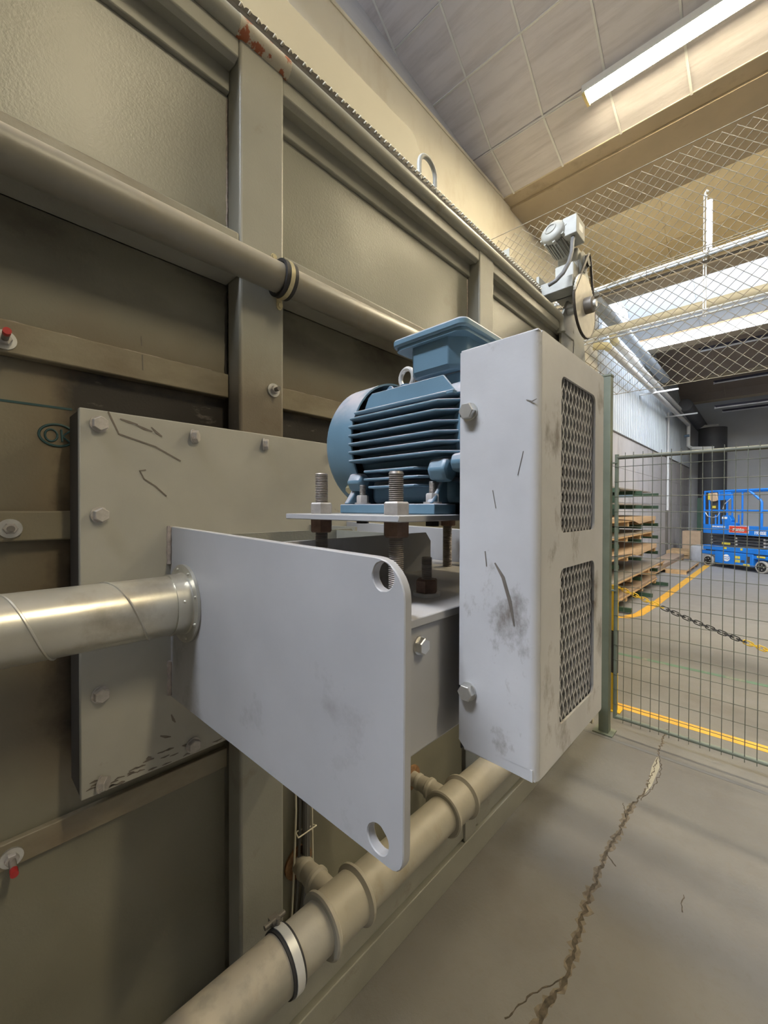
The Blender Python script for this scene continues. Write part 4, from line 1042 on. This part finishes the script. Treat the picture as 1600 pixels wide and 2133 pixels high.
# ================================================================== SCISSOR LIFT
w0 = Vector((-1.24, 13.72, 0)); w1 = Vector((-.185, 12.93, 0)); mid = (w0 + w1) / 2
LA = math.atan2(w1.y - w0.y, w1.x - w0.x)
lf = thing('scissor_lift', 'bright blue lowered scissor lift with guard rails behind the fence', 'lift', (mid.x, mid.y, 0), None, LA, True)
L = lambda n, g, m='lift', **k: part(n, g, m, lf, **k)
# local x along the lift, -y faces the camera side
for sx in (-.655, .655):
    for sy in (.05, .62):
        wh = L('wheel', G().lathe((sx, sy - .05, .145), (sx, sy + .055, .145), [(0, .10), (0, .135), (.012, .145), (.093, .145), (.105, .135), (.105, .1)], 28), 'tyre')
        part('wheel_rim', G().lathe((sx, sy - .056, .145), (sx, sy - .03, .145), [(0, .03), (0, .095), (.008, .112), (.026, .112)], 24), 'black', wh)
        for i in range(5):
            t = 2 * PI * i / 5; part('wheel_nut', G().cyl((sx + .06 * math.cos(t), sy - .066, .145 + .06 * math.sin(t)), (sx + .06 * math.cos(t), sy - .05, .145 + .06 * math.sin(t)), .011, n=6), 'alu', wh)
L('chassis', G().box(-.47, .47, .0, .70, .12, .42), bevel=.012)
L('chassis_deck', G().box(-.80, .80, .0, .70, .43, .555), bevel=.015)
L('chassis_gap', G().box(-.74, .74, .03, .68, .40, .435), 'liftdk')
for sx in (-1, 1): L('axle_guard', G().box(sx * .655 - .22, sx * .655 + .22, .02, .68, .31, .41), bevel=.02)
for i in range(4):
    z = .585 + i * .07
    L('scissor_arm', G().box(-.66, .70, .06, .12, z - .027, z + .027), 'liftdk', bevel=.006)
    L('scissor_arm', G().box(-.66, .70, .56, .62, z - .027, z + .027), 'liftdk', bevel=.006)
for sx in (-.60, .04, .68):
    for z in (.62, .70, .78): L('pivot_pin', G().cyl((sx, .045, z), (sx, .64, z), .022, n=12), 'alu')
L('platform_side', G().box(-.78, .86, -.02, .0, .865, 1.095), bevel=.006)
L('platform_floor', G().box(-.78, .86, .0, .72, .865, .90))
L('platform_side', G().box(-.78, .86, .70, .72, .865, 1.0), bevel=.006)
L('platform_end', G().box(-.78, -.76, .0, .70, .865, 1.095))
def rail(pts, r=.021): return G().tube(pts, r, 10)
for yr in (-.005, .705):
    L('top_rail', rail([(-.76, yr, 1.09), (-.76, yr, 1.86), (-.735, yr, 1.935), (-.66, yr, 1.955), (.78, yr, 1.955), (.845, yr, 1.93), (.86, yr, 1.87), (.86, yr, 1.09)], .026))
    L('mid_rail', rail([(-.76, yr, 1.46), (.86, yr, 1.46)], .02))
    L('diagonal_rail', rail([(.36, yr, 1.95), (.62, yr, 1.72), (.655, yr, 1.66), (.655, yr, 1.09)], .026))
    L('rail_post', rail([(-.62, yr, 1.09), (-.62, yr, 1.95)], .02))
    L('rail_post', rail([(-.36, yr, 1.09), (-.36, yr, 1.95)], .02))
    L('rail_post', rail([(-.45, yr, 1.09), (-.45, yr, 1.35)], .018))
for x_ in (-.76, .86):
    L('end_rail', rail([(x_, 0, 1.955), (x_, .705, 1.955)], .024)); L('end_rail', rail([(x_, 0, 1.46), (x_, .705, 1.46)], .02))
L('control_box', G().box(-.60, -.40, .02, .14, 1.42, 1.70), 'liftdk', bevel=.01)
L('manual_pouch', G().prism([(-.615, 1.91), (-.42, 1.92), (-.375, 1.73), (-.42, 1.70), (-.55, 1.69), (-.61, 1.76)], 1, -.035, .01), 'tan', bevel=.006)
L('yellow_strap', G().box(-.635, -.59, -.04, -.02, 1.74, 1.90), 'ysign')
L('control_bracket', G().prism([(-.34, 1.92), (-.06, 1.92), (-.02, 1.74), (-.34, 1.72)], 1, -.02, .02), bevel=.004)
L('joystick_box', G().prism([(-.30, 1.09), (-.30, 1.17), (-.32, 1.25), (-.28, 1.34), (-.13, 1.34), (-.06, 1.22), (-.08, 1.17), (.05, 1.15), (.05, 1.09)], 1, .02, .14), bevel=.006)
L('joystick_label', G().box(-.30, -.17, .012, .02, 1.25, 1.30), 'wsign')
L('latch_chain', G().tube([(-.05, -.03, 1.76), (-.12, -.035, 1.69), (-.2, -.035, 1.62), (-.24, -.035, 1.50)], .009, 6), 'alu')
L('latch_chain', G().tube([(-.70, -.035, 1.40), (-.64, -.035, 1.31), (-.50, -.035, 1.28), (-.38, -.035, 1.31), (-.32, -.035, 1.41)], .009, 6), 'alu')
NY = Matrix(((1, 0, 0, 0), (0, 0, -1, 0), (0, 1, 0, 0), (0, 0, 0, 1)))
L('rental_sign_border', G().box(-.085, .385, -.026, -.0205, .915, 1.085), 'wsign')
L('rental_sign', G().box(-.075, .375, -.029, -.026, .925, 1.075), 'redsign')
text_part('rental_lettering', 'rento', .125, 'wsign', lf, Matrix.Translation((.15, -.031, .998)) @ NY, .001, 'white lettering rento', .004)
text_part('model_lettering', '1930SE', .10, 'wsign', lf, Matrix.Translation((.635, -.022, .935)) @ NY, .001, 'white lettering 1930SE', .004, .9)
text_part('maker_lettering', 'SINOBOOM', .058, 'wsign', lf, Matrix.Translation((-.36, -.022, 1.045)) @ NY, .001, 'small white lettering', .002, 1.15)
em = L('emblem', G().lathe((-.165, .0, .27), (-.165, -.004, .27), [(0, .088), (.004, .088)], 28), 'wsign')
for s in (1, -1):
    part('emblem_stripe', G().ribbon([(-.165 - s * .085, -.0045, .27 + s * -.012), (-.165 - s * .04, -.0045, .27 + s * .03), (-.165 + s * .03, -.0045, .27 + s * .022), (-.165 + s * .085, -.0045, .27 + s * .05)], .014, (0, -1, 0), .001), 'lift', em)
for x0, x1, z0, z1 in ((.04, .10, .28, .345), (.11, .17, .28, .345), (.04, .10, .19, .255), (.11, .17, .19, .255), (.25, .40, .125, .175), (.56, .74, .36, .40), (-.33, -.12, .60, .65), (-.24, -.16, .49, .54), (.18, .23, .49, .545)):
    zoff = .06 if z0 > .58 else 0
    L('warning_sticker', G().box(x0, x1, -.004 + zoff - .001, .0005 + zoff - .001, z0, z1), 'ysign')
L('forklift_slot', G().box(.33, .40, -.004, .001, .20, .36), 'liftdk')
L('battery_latch', G().box(.19, .28, -.004, .001, .20, .26), 'liftdk')
L('sign_tag', G().box(-.60 + .03, -.50 + .03, .012, .02, 1.52, 1.58), 'ysign')
